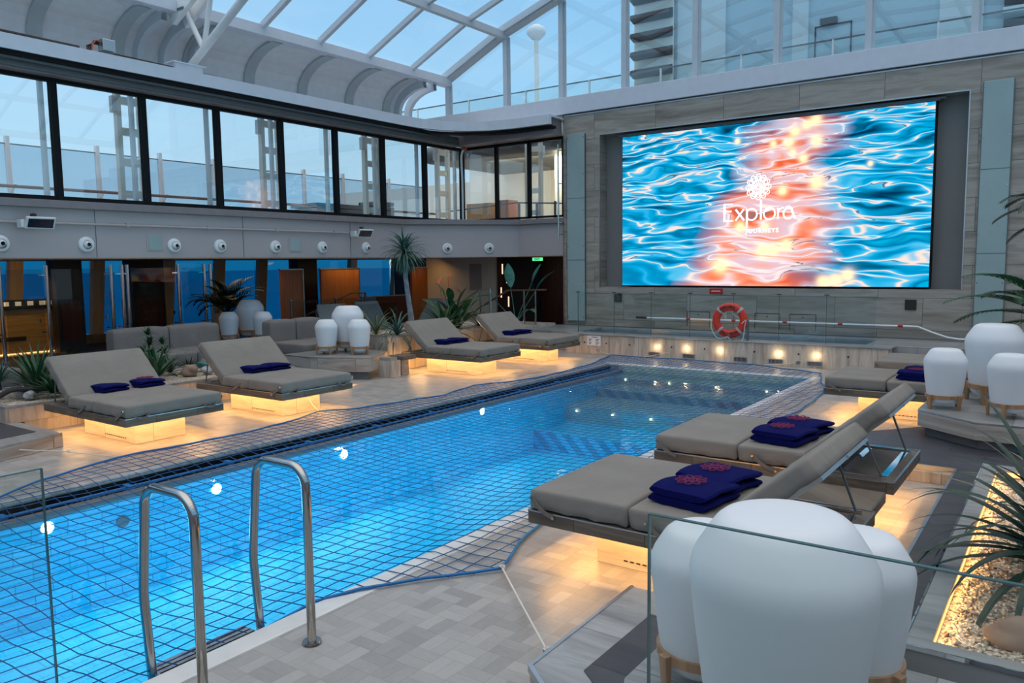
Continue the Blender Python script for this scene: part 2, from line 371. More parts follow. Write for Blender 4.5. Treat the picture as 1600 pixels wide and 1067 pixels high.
def area(name,loc,size,power,col,rot=(0,0,0),parent=None,spread=180):
    l=bpy.data.lights.new(name,'AREA');l.shape='RECTANGLE';l.size=size[0];l.size_y=size[1];l.energy=power;l.color=col;l.spread=R(spread)
    o=bpy.data.objects.new(name,l);COL.objects.link(o);o.location=loc;o.rotation_euler=rot
    if parent:o.parent=parent
    return o
def spotl(name,loc,power,col,target,ang=90,r=.02,parent=None):
    l=bpy.data.lights.new(name,'SPOT');l.energy=power;l.color=col;l.spot_size=R(ang);l.spot_blend=.6;l.shadow_soft_size=r
    o=bpy.data.objects.new(name,l);COL.objects.link(o);o.location=loc
    d=Vector(target)-Vector(loc);o.rotation_euler=d.to_track_quat('-Z','Y').to_euler()
    if parent:o.parent=parent
    return o
WARM=(1.,.52,.17)

# ================================================================== SETTING
PXL,PXR,PYN,PYF=-7.42,-3.57,-1.6,13.62    # pool opening
fl=MB()
fl.box(-10.4,PXL,-3,16.9,-.3,0);fl.box(PXR,4.6,-3,16.9,-.3,0);fl.box(PXL,PXR,PYF,16.9,-.3,0);fl.box(PXL,PXR,-3,PYN,-.3,0)
struct(fl.obj('floor',M['deck']),'grey and cream basket-weave tiled pool deck','floor')
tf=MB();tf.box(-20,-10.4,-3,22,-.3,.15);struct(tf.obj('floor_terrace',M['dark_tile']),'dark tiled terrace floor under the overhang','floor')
# warm stone riser along the terrace edge
rs=MB();rs.box(-10.42,-10.36,4.15,8.4,0,.148);struct(rs.obj('trim_1',M['trav']),'travertine riser at the edge of the terrace','trim')
co_=MB();co_.box(PXR-.01,PXR+.15,PYN,PYF+.15,-.04,.006);co_.box(PXL-.16,PXR+.15,PYF-.01,PYF+.16,-.04,.0065);
cl_=MB();cl_.box(PXL-.14,PXL+.02,PYN,PYF,-.05,.008);struct(cl_.obj('trim_17',M['cap'],bevel=.02),'rounded grey coping along the overflow gutter','trim')
struct(co_.obj('trim_2',M['coping'],bevel=.012),'pale stone coping round the pool','trim')
pb=MB()
pb.box(PXL-.3,PXR+.3,PYN-.3,PYF+.3,-1.25,-1.05);pb.box(PXL-.3,PXL-.02,PYN-.2,PYF+.2,-1.6,-.3);pb.box(PXR+.001,PXR+.3,PYN-.2,PYF+.2,-1.6,-.3);pb.box(PXL,PXR,PYN-.3,PYN,-1.6,-.3)
pb.box(PXL+.0,PXL+.27,PYN,PYF,-1.5,-.27);pb.box(PXL+.192,PXL+.285,PYN,PYF,-.27,-.155)
struct(pb.obj('pool_basin',M['pool']),'blue tiled pool basin','pool')
pw=MB();pw.box(PXR-.002,PXR+.02,PYN,PYF,-.32,-.03)
struct(pw.obj('trim_3',M['pool']),'blue tile band under the coping','trim')
ps=MB();ps.box(PXL+.2,PXR,12.6,PYF,-1.5,-.34);ps.box(PXL+.2,PXR,11.5,12.6,-1.5,-.48);ps.box(PXL+.2,PXR,PYF-.02,PYF+.02,-.5,-.02);ps.box(PXL+.2,PXR,13.3,PYF,-1.5,-.19)
struct(ps.obj('pool_step',M['poolgrey']),'shallow grey mosaic steps at the far end of the pool','step')
ps=MB();ps.box(PXL+.2,PXR-.6,10.5,11.5,-1.5,-.75);struct(ps.obj('pool_step_blue',M['pool']),'deeper blue pool step','step')
gu=MB();gu.box(PXL+.19,PXL+.30,PYN,PYF-.02,-.155,-.10);struct(gu.obj('trim_4',M['dgrey'],bevel=.01),'grey ledge of the overflow gutter','trim')
gd=MB();gd.box(PXL+.0,PXL+.19,PYN,PYF,-.32,-.27);gd.box(PXL-.0,PXL+.012,PYN,PYF,-.30,-.05);struct(gd.obj('gutter_channel',M['black']),'dark overflow channel along the pool','gutter')
ww=MB();ww.quad((PXL+.28,PYN,-.135),(PXR,PYN,-.135),(PXR,PYF,-.135),(PXL+.28,PYF,-.135))
o=ww.obj('water',M['water']);o['kind']='stuff';tag(o,'clear turquoise water filling the swimming pool','water')
# gutter pipe and brackets
t0=thing('gutter_pipe','slim blue rail running in the overflow gutter of the pool','pipe',(PXL+.11,0,-.10))
b=MB();b.tube([(0,PYN,0),(0,PYF-.05,0)],.016,8);b.obj('pipe',M['rope'],t0,smooth=True)
for k in range(11):
    b=MB();b.box(-.06,.06,-.03,.03,-.05,.03);b.obj('bracket',M['rope'],t0,loc=(0,1.6+k*1.1,-.005),bevel=.006)
for k,y in enumerate((3.3,4.55,5.15,7.1)):
    b=MB()
    for i in range(9): b.box(0,.012,i*.05,i*.05+.02,-.04,.04)
    tag(b.obj('drain_grille',M['dgrey'],loc=(PXL+.014,y,-.16)),['dark slotted drain grille in the gutter wall, nearest the ladder','dark slotted drain grille in the gutter wall beside the first daybed','second slotted drain grille in the gutter wall by the first daybed','farthest dark slotted drain grille in the gutter wall'][k],'grille','drain grilles in the pool gutter')
# underwater lamps
for k,(x,y,z) in enumerate([(PXL+.275,2.98,-.23),(PXL+.275,4.63,-.29),(PXL+.275,6.38,-.29),(PXL+.275,9.12,-.20)]):
    b=MB();b.mi=0;b.disc((0,0,0),.055,(1,0,0),.012,24)
    o=b.obj('underwater_lamp',M['uwl'],loc=(x,y,z));tag(o,'small white lamp glowing underwater in the pool wall, '+['closest to the ladder','second from the ladder','third from the ladder','farthest from the ladder'][k],'lamp','underwater lamps')
    area('underwater_light',(.06,0,-.25),(.35,1.6),8,(.45,.9,1.),(0,R(-80),0),o,175)
b=MB();b.disc((0,0,0),.06,(1,0,0),.01,24)
tag(b.obj('pool_inlet',M['dgrey'],loc=(PXL+.272,3.64,-.36)),'dark round inlet under water between two pool lamps','inlet')
for y in (0.2,2.6,5.0,7.4,9.6):  # added fill lights along the unseen right wall, to brighten the pool
    area('pool_fill_right',(PXR-.04,y,-.45),(.35,1.8),12,(.45,.9,1.),(0,R(97),0),None,100)
# tiny step lights on the shallow steps
for k,(x,y) in enumerate([(-6.9,13.28),(-6.0,13.28),(-5.1,13.28),(-4.2,13.28),(-6.9,11.47),(-6.2,11.47),(-5.5,11.47),(-4.8,11.47)]):
    b=MB();b.disc((0,0,0),.016,(0,-1,0),.008,12)
    tag(b.obj('step_lamp',M['spot'],loc=(x,y,-.24 if y>12 else -.55)),'tiny warm lamp set in the %s pool step, %s from the left'%('upper' if y>12 else 'lower',['first','second','third','last'][k%4]),'lamp','tiny lamps in the pool steps')

# ---------------- far wall with video screen
YW=16.75
XA,XB=-10.40,1.2;NX0,NX1,NZ0,NZ1=-9.40,-1.72,1.405,5.03
wf=MB()
wf.box(XA,NX0,YW,YW+.6,.42,5.60);wf.box(NX1,XB,YW,YW+.6,.42,5.60);wf.box(NX0,NX1,YW,YW+.6,.42,NZ0);wf.box(NX0,NX1,YW,YW+.6,NZ1,5.60)
wf.prism([(XA,YW),(XA,YW+.6),(XA-.14,YW+.6),(XA-.14,YW+.14)],.42,5.60)
struct(wf.obj('wall_far',M['wall']),'grey-brown travertine wall around the screen','wall')
b=MB();b.box(NX0,NX1,YW+.34,YW+.36,NZ0,NZ1);struct(b.obj('wall_niche',M['niche']),'recessed grey back panel of the screen niche','wall')
b=MB()
for (x0,x1,z0,z1) in [(NX0-.015,NX0+.005,NZ0,NZ1),(NX1-.005,NX1+.015,NZ0,NZ1),(NX0,NX1,NZ1-.005,NZ1+.02)]: b.box(x0,x1,YW-.012,YW+.02,z0,z1)
b.box(XA,XB,YW-.012,YW+.01,5.565,5.585)
struct(b.obj('trim_5',M['matsteel']),'thin steel edging of the niche and wall top','trim')
b=MB();b.box(XA-.1,XB,YW-.012,YW+.2,.40,.46);b.box(XA-.1,XB,YW-.05,YW+.2,.40,.425);struct(b.obj('baseboard_far',M['dgrey']),'dark base strip below the screen wall','baseboard')
tv=thing('video_screen','huge lit screen showing orange and blue sea waves in the wall niche','screen',(0,YW,0))
b=MB();b.box(-8.81,-2.26,.03,.30,1.43,4.92);b.obj('screen_case',M['black'],tv)
b=MB();b.quad((-8.80,.02,1.45),(-2.27,.02,1.45),(-2.27,.02,4.91),(-8.80,.02,4.91))
b.obj('screen_face',M['video'],tv)
b=MB();b.tube([(-8.95,.1,4.975),(-2.1,.1,4.975)],.035,10);b.box(-8.9,-2.2,.05,.3,4.93,4.95)
b.obj('blind_roller',M['dgrey'],tv,smooth=True)
# lettering on the screen: strokes
def stroke(b,pts,w,y=0.,n=None):
    """flat ribbon in the xz plane"""
    L=[];Rr=[]
    for i,p in enumerate(pts):
        a=Vector(pts[max(i-1,0)]);c=Vector(pts[min(i+1,len(pts)-1)]);d=(c-a).normalized();nn=Vector((-d.y,d.x))*w/2;p=Vector(p)
        L.append(p+nn);Rr.append(p-nn)
    vs=[(q.x,y,q.y) for q in L]+[(q.x,y-.006,q.y) for q in L]+[(q.x,y,q.y) for q in Rr]+[(q.x,y-.006,q.y) for q in Rr];N=len(pts)
    fs=[(N+i,N+i+1,3*N+i+1,3*N+i) for i in range(N-1)]+[(i,i+1,N+i+1,N+i) for i in range(N-1)]+[(2*N+i,3*N+i,3*N+i+1,2*N+i+1) for i in range(N-1)]+[(i,2*N+i,2*N+i+1,i+1) for i in range(N-1)]
    b.add(vs,fs)
def arc(cx,cz,rx,rz,a0,a1,n=20): return [(cx+rx*math.cos(R(a0+(a1-a0)*i/n)),cz+rz*math.sin(R(a0+(a1-a0)*i/n))) for i in range(n+1)]
b=MB();W=.040
X0=-6.30;Zb=2.86
stroke(b,[(X0,Zb),(X0,Zb+.36)],W);stroke(b,[(X0-.02,Zb+.36),(X0+.18,Zb+.36)],W*.8);stroke(b,[(X0,Zb+.20),(X0+.05,Zb+.215),(X0+.10,Zb+.20),(X0+.16,Zb+.21)],W*.8);stroke(b,[(X0-.02,Zb),(X0+.20,Zb)],W*.8)
x=X0+.25;stroke(b,[(x,Zb),(x+.18,Zb+.24)],W*.8);stroke(b,[(x,Zb+.24),(x+.19,Zb)],W)
x=X0+.50;stroke(b,[(x,Zb-.16),(x,Zb+.23)],W);stroke(b,arc(x+.10,Zb+.12,.115,.12,140,-140,24),W*.8)
x=X0+.80;stroke(b,[(x,Zb),(x,Zb+.42)],W)
x=X0+.98;stroke(b,arc(x,Zb+.12,.12,.12,0,360,30),W*.8);stroke(b,[(x-.24,Zb+.13),(x-.10,Zb+.16),(x+.02,Zb+.20)],W*.5)
x=X0+1.16;stroke(b,[(x,Zb),(x,Zb+.23)],W);stroke(b,[(x,Zb+.13),(x+.03,Zb+.19),(x+.08,Zb+.228),(x+.13,Zb+.225)],W*.8)
x=X0+1.37;stroke(b,arc(x,Zb+.105,.095,.11,20,340,22),W*.8);stroke(b,[(x-.05,Zb+.235),(x+.02,Zb+.25),(x+.07,Zb+.20),(x+.10,Zb+.10),(x+.15,Zb)],W)
b.obj('lettering',M['letter'],tv,loc=(0,.008,0))
def text_mesh(s,size,bold=0.,sp=1.):
    cu=bpy.data.curves.new('t','FONT');cu.body=s;cu.size=size;cu.align_x='CENTER';cu.align_y='CENTER';cu.offset=bold;cu.space_character=sp;cu.resolution_u=3;cu.extrude=.002
    o=bpy.data.objects.new('t',cu);COL.objects.link(o);dg=bpy.context.evaluated_depsgraph_get();me=bpy.data.meshes.new_from_object(o.evaluated_get(dg))
    bb=MB();bb.add([v.co[:] for v in me.vertices],[tuple(p.vertices) for p in me.polygons]);bpy.data.objects.remove(o);bpy.data.curves.remove(cu);return bb
bb=text_mesh('JOURNEYS',.125,.004,1.25);bb.xf(Matrix.Translation((-5.47,.002,2.625))@Matrix.Rotation(R(90),4,'X'));bb.obj('small_lettering',M['letter'],tv)
# flower emblem
b=MB();cx,cz=-5.565,3.55
for k in range(12):
    a=k*30
    for (r0,r1,wd,sw) in [(.13,.27,.062,.018),(.15,.225,.03,.012)]:
        pts=[]
        for i in range(17):
            tt=i/16*2*PI; rr=(r0+r1)/2+(r1-r0)/2*math.cos(tt); ww_=wd*math.sin(tt)*(1 if math.cos(tt)<.2 else .8)
            aa=R(a);pts.append((cx+rr*math.sin(aa)+ww_*math.cos(aa),cz+rr*math.cos(aa)-ww_*math.sin(aa)))
        stroke(b,pts,sw)
for rr,sw in((.125,.012),(.085,.012),(.05,.03)): stroke(b,arc(cx,cz,rr,rr,0,360,32),sw)
for k in range(16):
    a=R(k*22.5);stroke(b,[(cx+.085*math.cos(a),cz+.085*math.sin(a)),(cx+.125*math.cos(a),cz+.125*math.sin(a))],.014)
b.obj('flower_emblem',M['letter'],tv,loc=(0,.008,0))
# tall frosted strips
for n_,(x0,x1,z0,z1,lab) in enumerate([(-10.30,-9.80,.56,5.12,'tall narrow frosted glass light strip on the wall left of the screen'),(-1.50,-1.04,.56,5.15,'tall narrow frosted glass light strip on the wall right of the screen')]):
    tt=thing('glass_light_strip',lab,'light strip',((x0+x1)/2,YW,z0),0,'frosted strips beside the screen');hw=(x1-x0)/2;H=z1-z0
    b=MB();b.box(-hw,hw,-.05,-.002,0,H);b.obj('glass_panel',M['frost'],tt,bevel=.01)
    b=MB()
    for s in(-1,1): b.box(s*hw-.012,s*hw+.012,-.045,-.002,.02,H-.02)
    for z in(H*.33,H*.66): b.box(-hw,hw,-.053,-.04,z-.006,z+.006)
    b.obj('edge_strip',M['dgrey'],tt)
    for i in range(6):
        for s in(-1,1): b=MB();b.disc((s*(hw-.03),-.05,.1+i*(H-.2)/5),.012,(0,-1,0),.01,8);b.obj('bolt',M['steel'],tt)
# hatches, switches, red sign
for k,x in enumerate([-6.87,-5.32,-4.58]):
    b=MB()
    for (a0,a1,c0,c1) in((-.27,.27,.16,.17),(-.27,-.26,-.17,.17),(.26,.27,-.17,.17)): b.box(a0,a1,-.004,.0,c0,c1)
    b.box(-.012,.012,-.006,0,.09,.11)
    tag(b.obj('access_panel',M['black'],loc=(x,YW-.001,.70)),'thin dark outline of a wall hatch, %s of three below the screen'%['first','middle','last'][k],'panel','hatches in the screen wall')
for x,z,l in((-8.90,1.15,'small black square plate on the wall below the screen, by the thin pole end'),(-2.56,1.11,'small dark square plate on the wall below the screen, near the right frosted strip')):
    b=MB();b.box(-.1,.1,-.03,0,-.1,.1);tag(b.obj('wall_plate',M['ink'],loc=(x,YW,z),bevel=.006),l,'plate')
rsg=thing('red_notice','small red notice plate right under the screen edge','sign',(-6.46,YW,1.33))
b=MB();b.box(-.15,.15,-.02,0,-.06,.06);b.obj('plate',M['signred'],rsg)
b=MB()
for i in range(7): b.box(-.1+i*.03,-.1+i*.03+.018,-.026,-.018,-.008,.012+.006*(i%2))
b.obj('marks',M['signwhite'],rsg)
# low wall, tub water and ledge
lw=MB();lw.box(-9.2,-2.6,14.85,15.25,0,.42);struct(lw.obj('wall_low',M['trav']),'low pale travertine wall at the far end of the pool','wall')
lc=MB();lc.box(-9.25,-2.55,14.82,15.3,.42,.445);lc.box(-10.7,-9.2,15.2,16.75,.0,.42);lc.box(-3.05,.6,15.3,16.75,.0,.42);lc.box(-10.7,-9.2,15.2,16.75,.42,.445);lc.box(-3.05,.6,15.3,16.75,.42,.445);lc.box(-9.2,-3.05,16.45,16.75,.0,.44)
struct(lc.obj('trim_6',M['cap'],bevel=.008),'stone top of the low wall and tub surround','trim')
b=MB();b.box(-9.2,-3.05,15.28,16.45,.0,.25);struct(b.obj('tub_basin',M['pool']),'whirlpool basin behind the low wall','pool')
b=MB();b.quad((-9.2,15.28,.40),(-3.05,15.28,.40),(-3.05,16.46,.40),(-9.2,16.46,.40));o=b.obj('tub_water',M['waterhot']);o['kind']='stuff';tag(o,'bluish water of the whirlpool behind the low wall','water')
pos=['first','second','third','fourth','fifth','sixth']
for k,x in enumerate([-6.99,-6.33,-5.63,-4.48,-3.80]):
    tt=thing('wall_spotlight','small glowing spotlight on the low pool wall, %s from the left'%pos[k],'spotlight',(x,14.85,.235),0,'spotlights in the low wall')
    b=MB();b.disc((0,0,0),.026,(0,-1,0),.012,16);b.obj('housing',M['matsteel'],tt)
    b=MB();b.disc((0,-.012,0),.019,(0,-1,0),.004,16);b.obj('lens',M['spot'],tt)
    l=bpy.data.lights.new('spot_glow','POINT');l.energy=.9;l.color=(1.,.72,.38);l.shadow_soft_size=.02;lo=bpy.data.objects.new('spot_glow',l);COL.objects.link(lo);lo.parent=tt;lo.location=(-.0,-.07,0)
for k,x in enumerate([-7.05,-6.29,-5.22,-4.54,-3.83]):
    b=MB();b.box(-.13,.13,-.012,0,-.05,.045)
    tt=thing('vent_grille','slotted grey vent low on the low pool wall, %s from the left'%pos[k],'vent',(x,14.85,.09),0,'vents in the low wall')
    b.obj('frame',M['matsteel'],tt)
    b=MB()
    for i in range(10): b.box(-.115+i*.024,-.115+i*.024+.011,-.016,-.011,-.036,.032)
    b.obj('slot',M['ink'],tt)
for k,x in enumerate([-8.72,-8.18,-7.62,-6.66,-5.95,-4.95,-4.12,-3.25]):
    b=MB();b.disc((0,0,0),.018,(0,-1,0),.006,12)
    tag(b.obj('black_nozzle',M['ink'],loc=(x,14.85,.25)),'small black round fitting in the low wall, number %s counted from the left'%['one','two','three','four','five','six','seven','eight'][k],'nozzle','black fittings in the low wall')
dn=thing('depth_notice','small white notice with grey lines on the left end of the low wall','sign',(-8.48,14.845,.30))
b=MB();b.box(-.17,.17,-.012,0,-.11,.11);b.obj('plate',M['signwhite'],dn,bevel=.01)
b=MB()
for (x,z,wd) in[(-.05,.075,.16),(-.12,.03,.08),(.05,.03,.09),(-.12,-.0,.07),(.05,-.0,.08),(-.12,-.045,.08),(.05,-.045,.1),(-.12,-.075,.06),(.05,-.075,.07)]:
    for i in range(int(wd/.018)): b.box(x+i*.018,x+i*.018+.012,-.014,-.012,z-.009,z+.009)
b.obj('marks',M['ink'],dn)
# glass balustrade on the low wall: each panel with its post
gp=[-9.04,-8.13,-7.25,-6.38,-5.47,-4.58,-3.71,-2.85]
for k in range(7):
    x0,x1=gp[k]+.02,gp[k+1]-.02;tt=thing('glass_balustrade','frameless glass railing panel on the low wall, %s from the left'%(pos+['seventh'])[k],'railing',((x0+x1)/2,15.1,.445),0,'glass railing along the low wall')
    h=(x1-x0)/2;b=MB();b.box(-h,h,-.006,.006,0,.90);b.obj('pane',M['glass'],tt)
    b=MB();b.box(-h-.02,-h-.012,-.008,.008,0,.9);b.obj('edge',M['glass_edge'],tt)
    b=MB();b.box(-h-.06,-h+.03,-.012,.012,.895,.91);b.obj('clamp',M['ink'],tt)
# telescopic pole on the wall
tp=thing('pool_pole','long white telescopic pole with red clips along the wall below the screen','pole',(-8.35,16.62,.70))
b=MB();b.tube([(.25,0,0),(5.95,0,0)],.018,8);b.obj('tube',M['white'],tp,smooth=True)
b=MB();b.tube([(0,0,0),(.27,0,0)],.026,8);b.obj('grip',M['ink'],tp,smooth=True)
for x in(1.25,2.3,3.4,4.5,5.6):
    b=MB();b.tube([(x,0,0),(x+.09,0,0)],.026,8);b.obj('clip',M['signred'],tp,smooth=True)
b=MB();b.tube([(-2.4,16.6,.70),(-2.15,16.6,.60),(-1.9,16.58,.52),(-1.7,16.6,.49),(-1.45,16.6,.50),(-1.25,16.6,.60),(-1.22,16.6,.72)],.018,8)
tag(b.obj('hose',M['white'],smooth=True),'looped pale hose hanging at the end of the telescopic pole','hose')

# ---------------- beam and gable glazing
YG=16.9
b=MB();b.box(-15.4,4.6,YG-.2,YG+.3,5.62,6.03);struct(b.obj('beam_gable',M['gutter'],bevel=.01),'painted beam carrying the gable glazing','beam')
ARCH=[(-14.22,6.95),(-12.25,7.85),(-10.5,8.42),(-8.75,8.85),(-7.0,9.12),(-5.0,9.22),(-3.0,9.12),(-1.3,8.85),(.45,8.42),(2.2,7.85),(4.2,6.95)]
def archz(x):
    for (a,za),(c,zc) in zip(ARCH,ARCH[1:]):
        if a<=x<=c: return za+(zc-za)*(x-a)/(c-a)
    return 6.95
gx=[-14.22,-12.25,-10.55,-8.82,-7.06,-5.28,-3.50,-1.70,.1,2.0,4.2]
for k,(a,c) in enumerate(zip(gx,gx[1:])):
    r=sroot('window_gable_%d'%(k+1),'tall gable window bay %d above the screen wall'%(k+1),'window')
    b=MB();b.box(a-.06,a+.06,YG-.06,YG+.1,6.03,archz(a)-.05);b.box(a+.06,a+.1,YG-.0,YG+.06,6.03,archz(a)-.05);b.obj('window_frame',M['roofpaint'],r)
    b=MB();xs=[x for x,_ in ARCH if a<x<c];top=[(c-.0,archz(c)-.05)]+[(x,archz(x)-.05) for x in xs[::-1]]+[(a,archz(a)-.05)]
    pl=[(a,6.03),(c,6.03)]+top
    b.hexa([(x,YG+.02,z) for x,z in pl],[(x,YG+.03,z) for x,z in pl]);b.obj('window_pane',M['gablepane'],r)
# ---------------- roof
roof=sroot('roof','arched glazed roof on painted rafters','roof')
ys=[-2.98+1.53*i for i in range(13)]+[16.85]
for i,y in enumerate(ys):
    for (a,za),(c,zc) in zip(ARCH,ARCH[1:]):
        pass
    b=MB();wd=.10 if i<len(ys)-1 else .26
    for (a,za),(c,zc) in zip(ARCH,ARCH[1:]):
        b.beam((a,y,za+.04),(c,y,zc+.04),wd,.12)
        if i==len(ys)-1: b.beam((a,y-.16,za+.10),(c,y-.16,zc+.10),.05,.16)
    b.obj('rafter',M['roofpaint'],roof)
for (x,z) in ARCH[1:-1]:
    b=MB();b.box(x-.07,x+.07,-3,16.9,z-.10,z+.07);b.obj('purlin',M['roofpaint'],roof)
for (a,za),(c,zc) in zip(ARCH,ARCH[1:]):
    for y0,y1 in zip(ys,ys[1:]):
        b=MB();b.quad((a,y0,za+.10),(c,y0,zc+.10),(c,y1,zc+.10),(a,y1,za+.10));b.obj('roof_pane',M['roofpane'],roof)
b=MB();b.box(-14.36,-14.08,-3,16.9,6.83,7.05);b.box(4.06,4.34,-3,16.9,6.83,7.05);b.obj('eave_beam',M['gutter'],roof,bevel=.01)
# ---------------- curved shell panels on the left
sh=sroot('wall_shell','curved pale wall panels between gutter and glazed roof','wall')
prof=[(-15.38,5.45),(-15.38,6.15)]+[(-15.38+1.1*(1-math.cos(R(a))),6.15+.72*math.sin(R(a))) for a in range(12,91,13)]
rib_y=[14.16-1.5*i for i in range(12)]
def shellband(y0,y1,off=0.):
    b=MB()
    for (x0,z0),(x1,z1) in zip(prof,prof[1:]):
        b.add([(x0+off,y0,z0-off),(x0+off,y1,z0-off),(x1+off*.6,y1,z1-off),(x1+off*.6,y0,z1-off)],[(0,1,2,3)])
    return b
for k,y in enumerate([16.0]+rib_y):
    yn=(rib_y+[-3.9])[k] if k<len(rib_y) else -4
    shellband(yn,y).obj('shell_panel',M['shell'],sh,smooth=True)
def ribstrip(y,w,dp):
    b=MB();vs=[];N=len(prof)
    for i,(x,z) in enumerate(prof):
        a=prof[max(i-1,0)];c=prof[min(i+1,N-1)];d=Vector((c[0]-a[0],c[1]-a[1])).normalized();nx,nz2=d.y,-d.x
        vs+=[(x,y,z),(x,y+w,z),(x+nx*dp,y+w,z+nz2*dp),(x+nx*dp,y,z+nz2*dp)]
    b.add(vs,[(i*4+k,i*4+(k+1)%4,i*4+4+(k+1)%4,i*4+4+k) for i in range(N-1) for k in range(4)]);return b
for y in rib_y+[15.5]:
    ribstrip(y,.26,.05).obj('shell_rib',M['shellrib'],sh,smooth=True)
for y in (8.6,9.15,9.75,15.95,16.35):   # deep fins beside the truss and at the gable
    ribstrip(y,.12,.20).obj('shell_fin',M['roofpaint'],sh,smooth=True)
# ---------------- truss
tr=thing('roof_truss','white tubular truss with box rail under the roof above the left windows','truss',(-14.,9.0,5.75))
b=MB();b.tube([(-.2,0,0),(5.6,0,3.05)],.075,12);b.obj('lower_chord',M['white'],tr,smooth=True)
low=lambda s:Vector((-.2+5.8*s,0,3.05*s))
for s,(x,z) in [(.11,(-.1,1.16)),(.11,(.85,1.60)),(.33,(.85,1.60)),(.33,(2.1,2.15)),(.55,(2.1,2.15)),(.55,(3.5,2.7)),(.8,(3.5,2.7))]:
    b=MB();b.tube([low(s),(x,0,z)],.05,10);b.obj('web_tube',M['white'],tr,smooth=True)
b=MB();b.beam((-.35,-.12,1.02),(1.75,-.12,2.02),.10,.30);b.beam((-.35,.14,1.02),(1.75,.14,2.02),.10,.30);b.beam((1.75,0,2.02),(5.4,0,3.2),.3,.2);b.obj('box_rail',M['white'],tr,bevel=.01)
b=MB();b.box(-.1,.12,-.19,-.17,1.1,1.14);b.obj('rail_plate',M['dgrey'],tr)
# ---------------- gutter
gut=[(-13.2,-3.5),(-13.2,14.0),(-13.14,14.6),(-12.95,15.15),(-12.6,15.6),(-12.1,15.9),(-11.5,16.04),(-10.40,16.08)]
def sweep(b,path,off,z0,z1,th):
    """wall following the path at an outward offset"""
    P=[Vector(p) for p in path];L=[]
    for i,p in enumerate(P):
        d=(P[min(i+1,len(P)-1)]-P[max(i-1,0)]).normalized();n=Vector((-d.y,d.x));L.append((p+n*off,p+n*(off+th)))
    for (a,a2),(c,c2) in zip(L,L[1:]): b.hexa([(a.x,a.y,z0),(c.x,c.y,z0),(c2.x,c2.y,z0),(a2.x,a2.y,z0)],[(a.x,a.y,z1),(c.x,c.y,z1),(c2.x,c2.y,z1),(a2.x,a2.y,z1)])
b=MB();sweep(b,gut,0,5.315,5.54,.10);sweep(b,gut,.1,5.50,5.54,.9)
b.box(-15.4,-14.0,-3.5,16.9,5.44,5.50)
struct(b.obj('trim_7',M['gutter'],smooth=True),'broad curved gutter fascia above the left windows','trim')
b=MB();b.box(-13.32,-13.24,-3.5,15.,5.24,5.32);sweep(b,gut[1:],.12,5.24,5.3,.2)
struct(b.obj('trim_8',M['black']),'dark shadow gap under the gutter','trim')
b=MB();b.box(-13.55,-13.30,-3.5,16.2,5.20,5.30);b.box(-13.75,-13.42,-3.5,16.4,5.12,5.28)
struct(b.obj('trim_9',M['dgrey']),'stepped grey head trim above the left windows','trim')
b=MB();b.box(-13.72,-13.46,-3.5,16.4,5.10,5.135);b.box(-13.6,-10.5,16.35,16.8,5.12,5.5)
struct(b.obj('trim_10',M['mauve']),'mauve soffit strip above the windows','trim')
for k in range(14):
    pass
# ---------------- upper windows
XWn=-13.75
my=[-2.95,-1.4,.15,1.7,3.25,4.75,6.30,7.82,9.32,10.83,12.33,13.82,15.33,16.85]
for k,(a,c) in enumerate(zip(my,my[1:])):
    r=sroot('window_%d'%(k+1),'upper left window bay %d with black mullion'%(k+1),'window')
    b=MB();b.box(XWn-.06,XWn+.06,c-.05,c+.05,3.12,5.12);b.box(XWn-.05,XWn+.05,a,c,5.04,5.12);b.box(XWn-.05,XWn+.05,a,c,3.12,3.2);b.obj('window_frame',M['black'],r)
    b=MB();b.box(XWn-.20,XWn-.13,c-.15,c-.08,3.12,5.1);b.obj('window_post',M['white'],r)
    b=MB();b.box(XWn-.006,XWn+.006,a+.05,c-.05,3.2,5.04);b.obj('window_pane',M['pane'],r)
for k,(a,c) in enumerate([(-13.72,-12.6),(-12.6,-11.55),(-11.55,-10.5)]):
    r=sroot('window_%d'%(20+k),'upper corner window bay %d beside the stone wall'%(k+1),'window')
    b=MB();b.box(c-.04,c+.04,YG-.05,YG+.05,3.15,5.12);b.box(a,c,YG-.05,YG+.05,5.06,5.14);b.box(a,c,YG-.05,YG+.05,3.15,3.2);b.obj('window_frame',M['black'],r)
    b=MB();b.box(a+.02,c-.04,YG-.005,YG+.005,3.2,5.06);b.obj('window_pane',M['tintsoft'] if k==9 else M['pane'],r)
# ---------------- taupe band below the windows
band=[(-13.75,-3.5),(-13.75,14.54),(-11.92,16.9),(-10.45,16.9)]
b=MB();sweep(b,band,0,2.18,3.0,.25)
struct(b.obj('wall_left',M['band']),'taupe panelled band below the upper windows','wall')
b=MB();sweep(b,band,-.10,3.0,3.13,.6);b.prism([(-14.2,14.5),(-13.65,14.5),(-11.85,16.8),(-10.45,16.8),(-10.45,17.2),(-14.2,17.2)],3.0,3.13)
struct(b.obj('trim_11',M['mauve'],bevel=.01),'sloping sill along the top of the taupe band','trim')
b=MB()
for y in(6.85,9.8,12.7): b.box(-13.752,-13.745,y,y+.012,2.2,3.0)
struct(b.obj('trim_12',M['dgrey']),'thin panel joints in the taupe band','trim')
b=MB();b.box(-20,-13.9,-3.5,22,2.19,2.3);b.prism([(-13.9,14.7),(-12.,17.1),(-10.45,17.1),(-10.45,22),(-13.9,22)],2.19,2.3)
struct(b.obj('ceiling_overhang',M['mauve']),'ceiling of the terrace under the overhang','ceiling')
b=MB();sweep(b,band,.0,2.165,2.185,.25);struct(b.obj('trim_13',M['teak']),'copper-coloured edge under the band','trim')
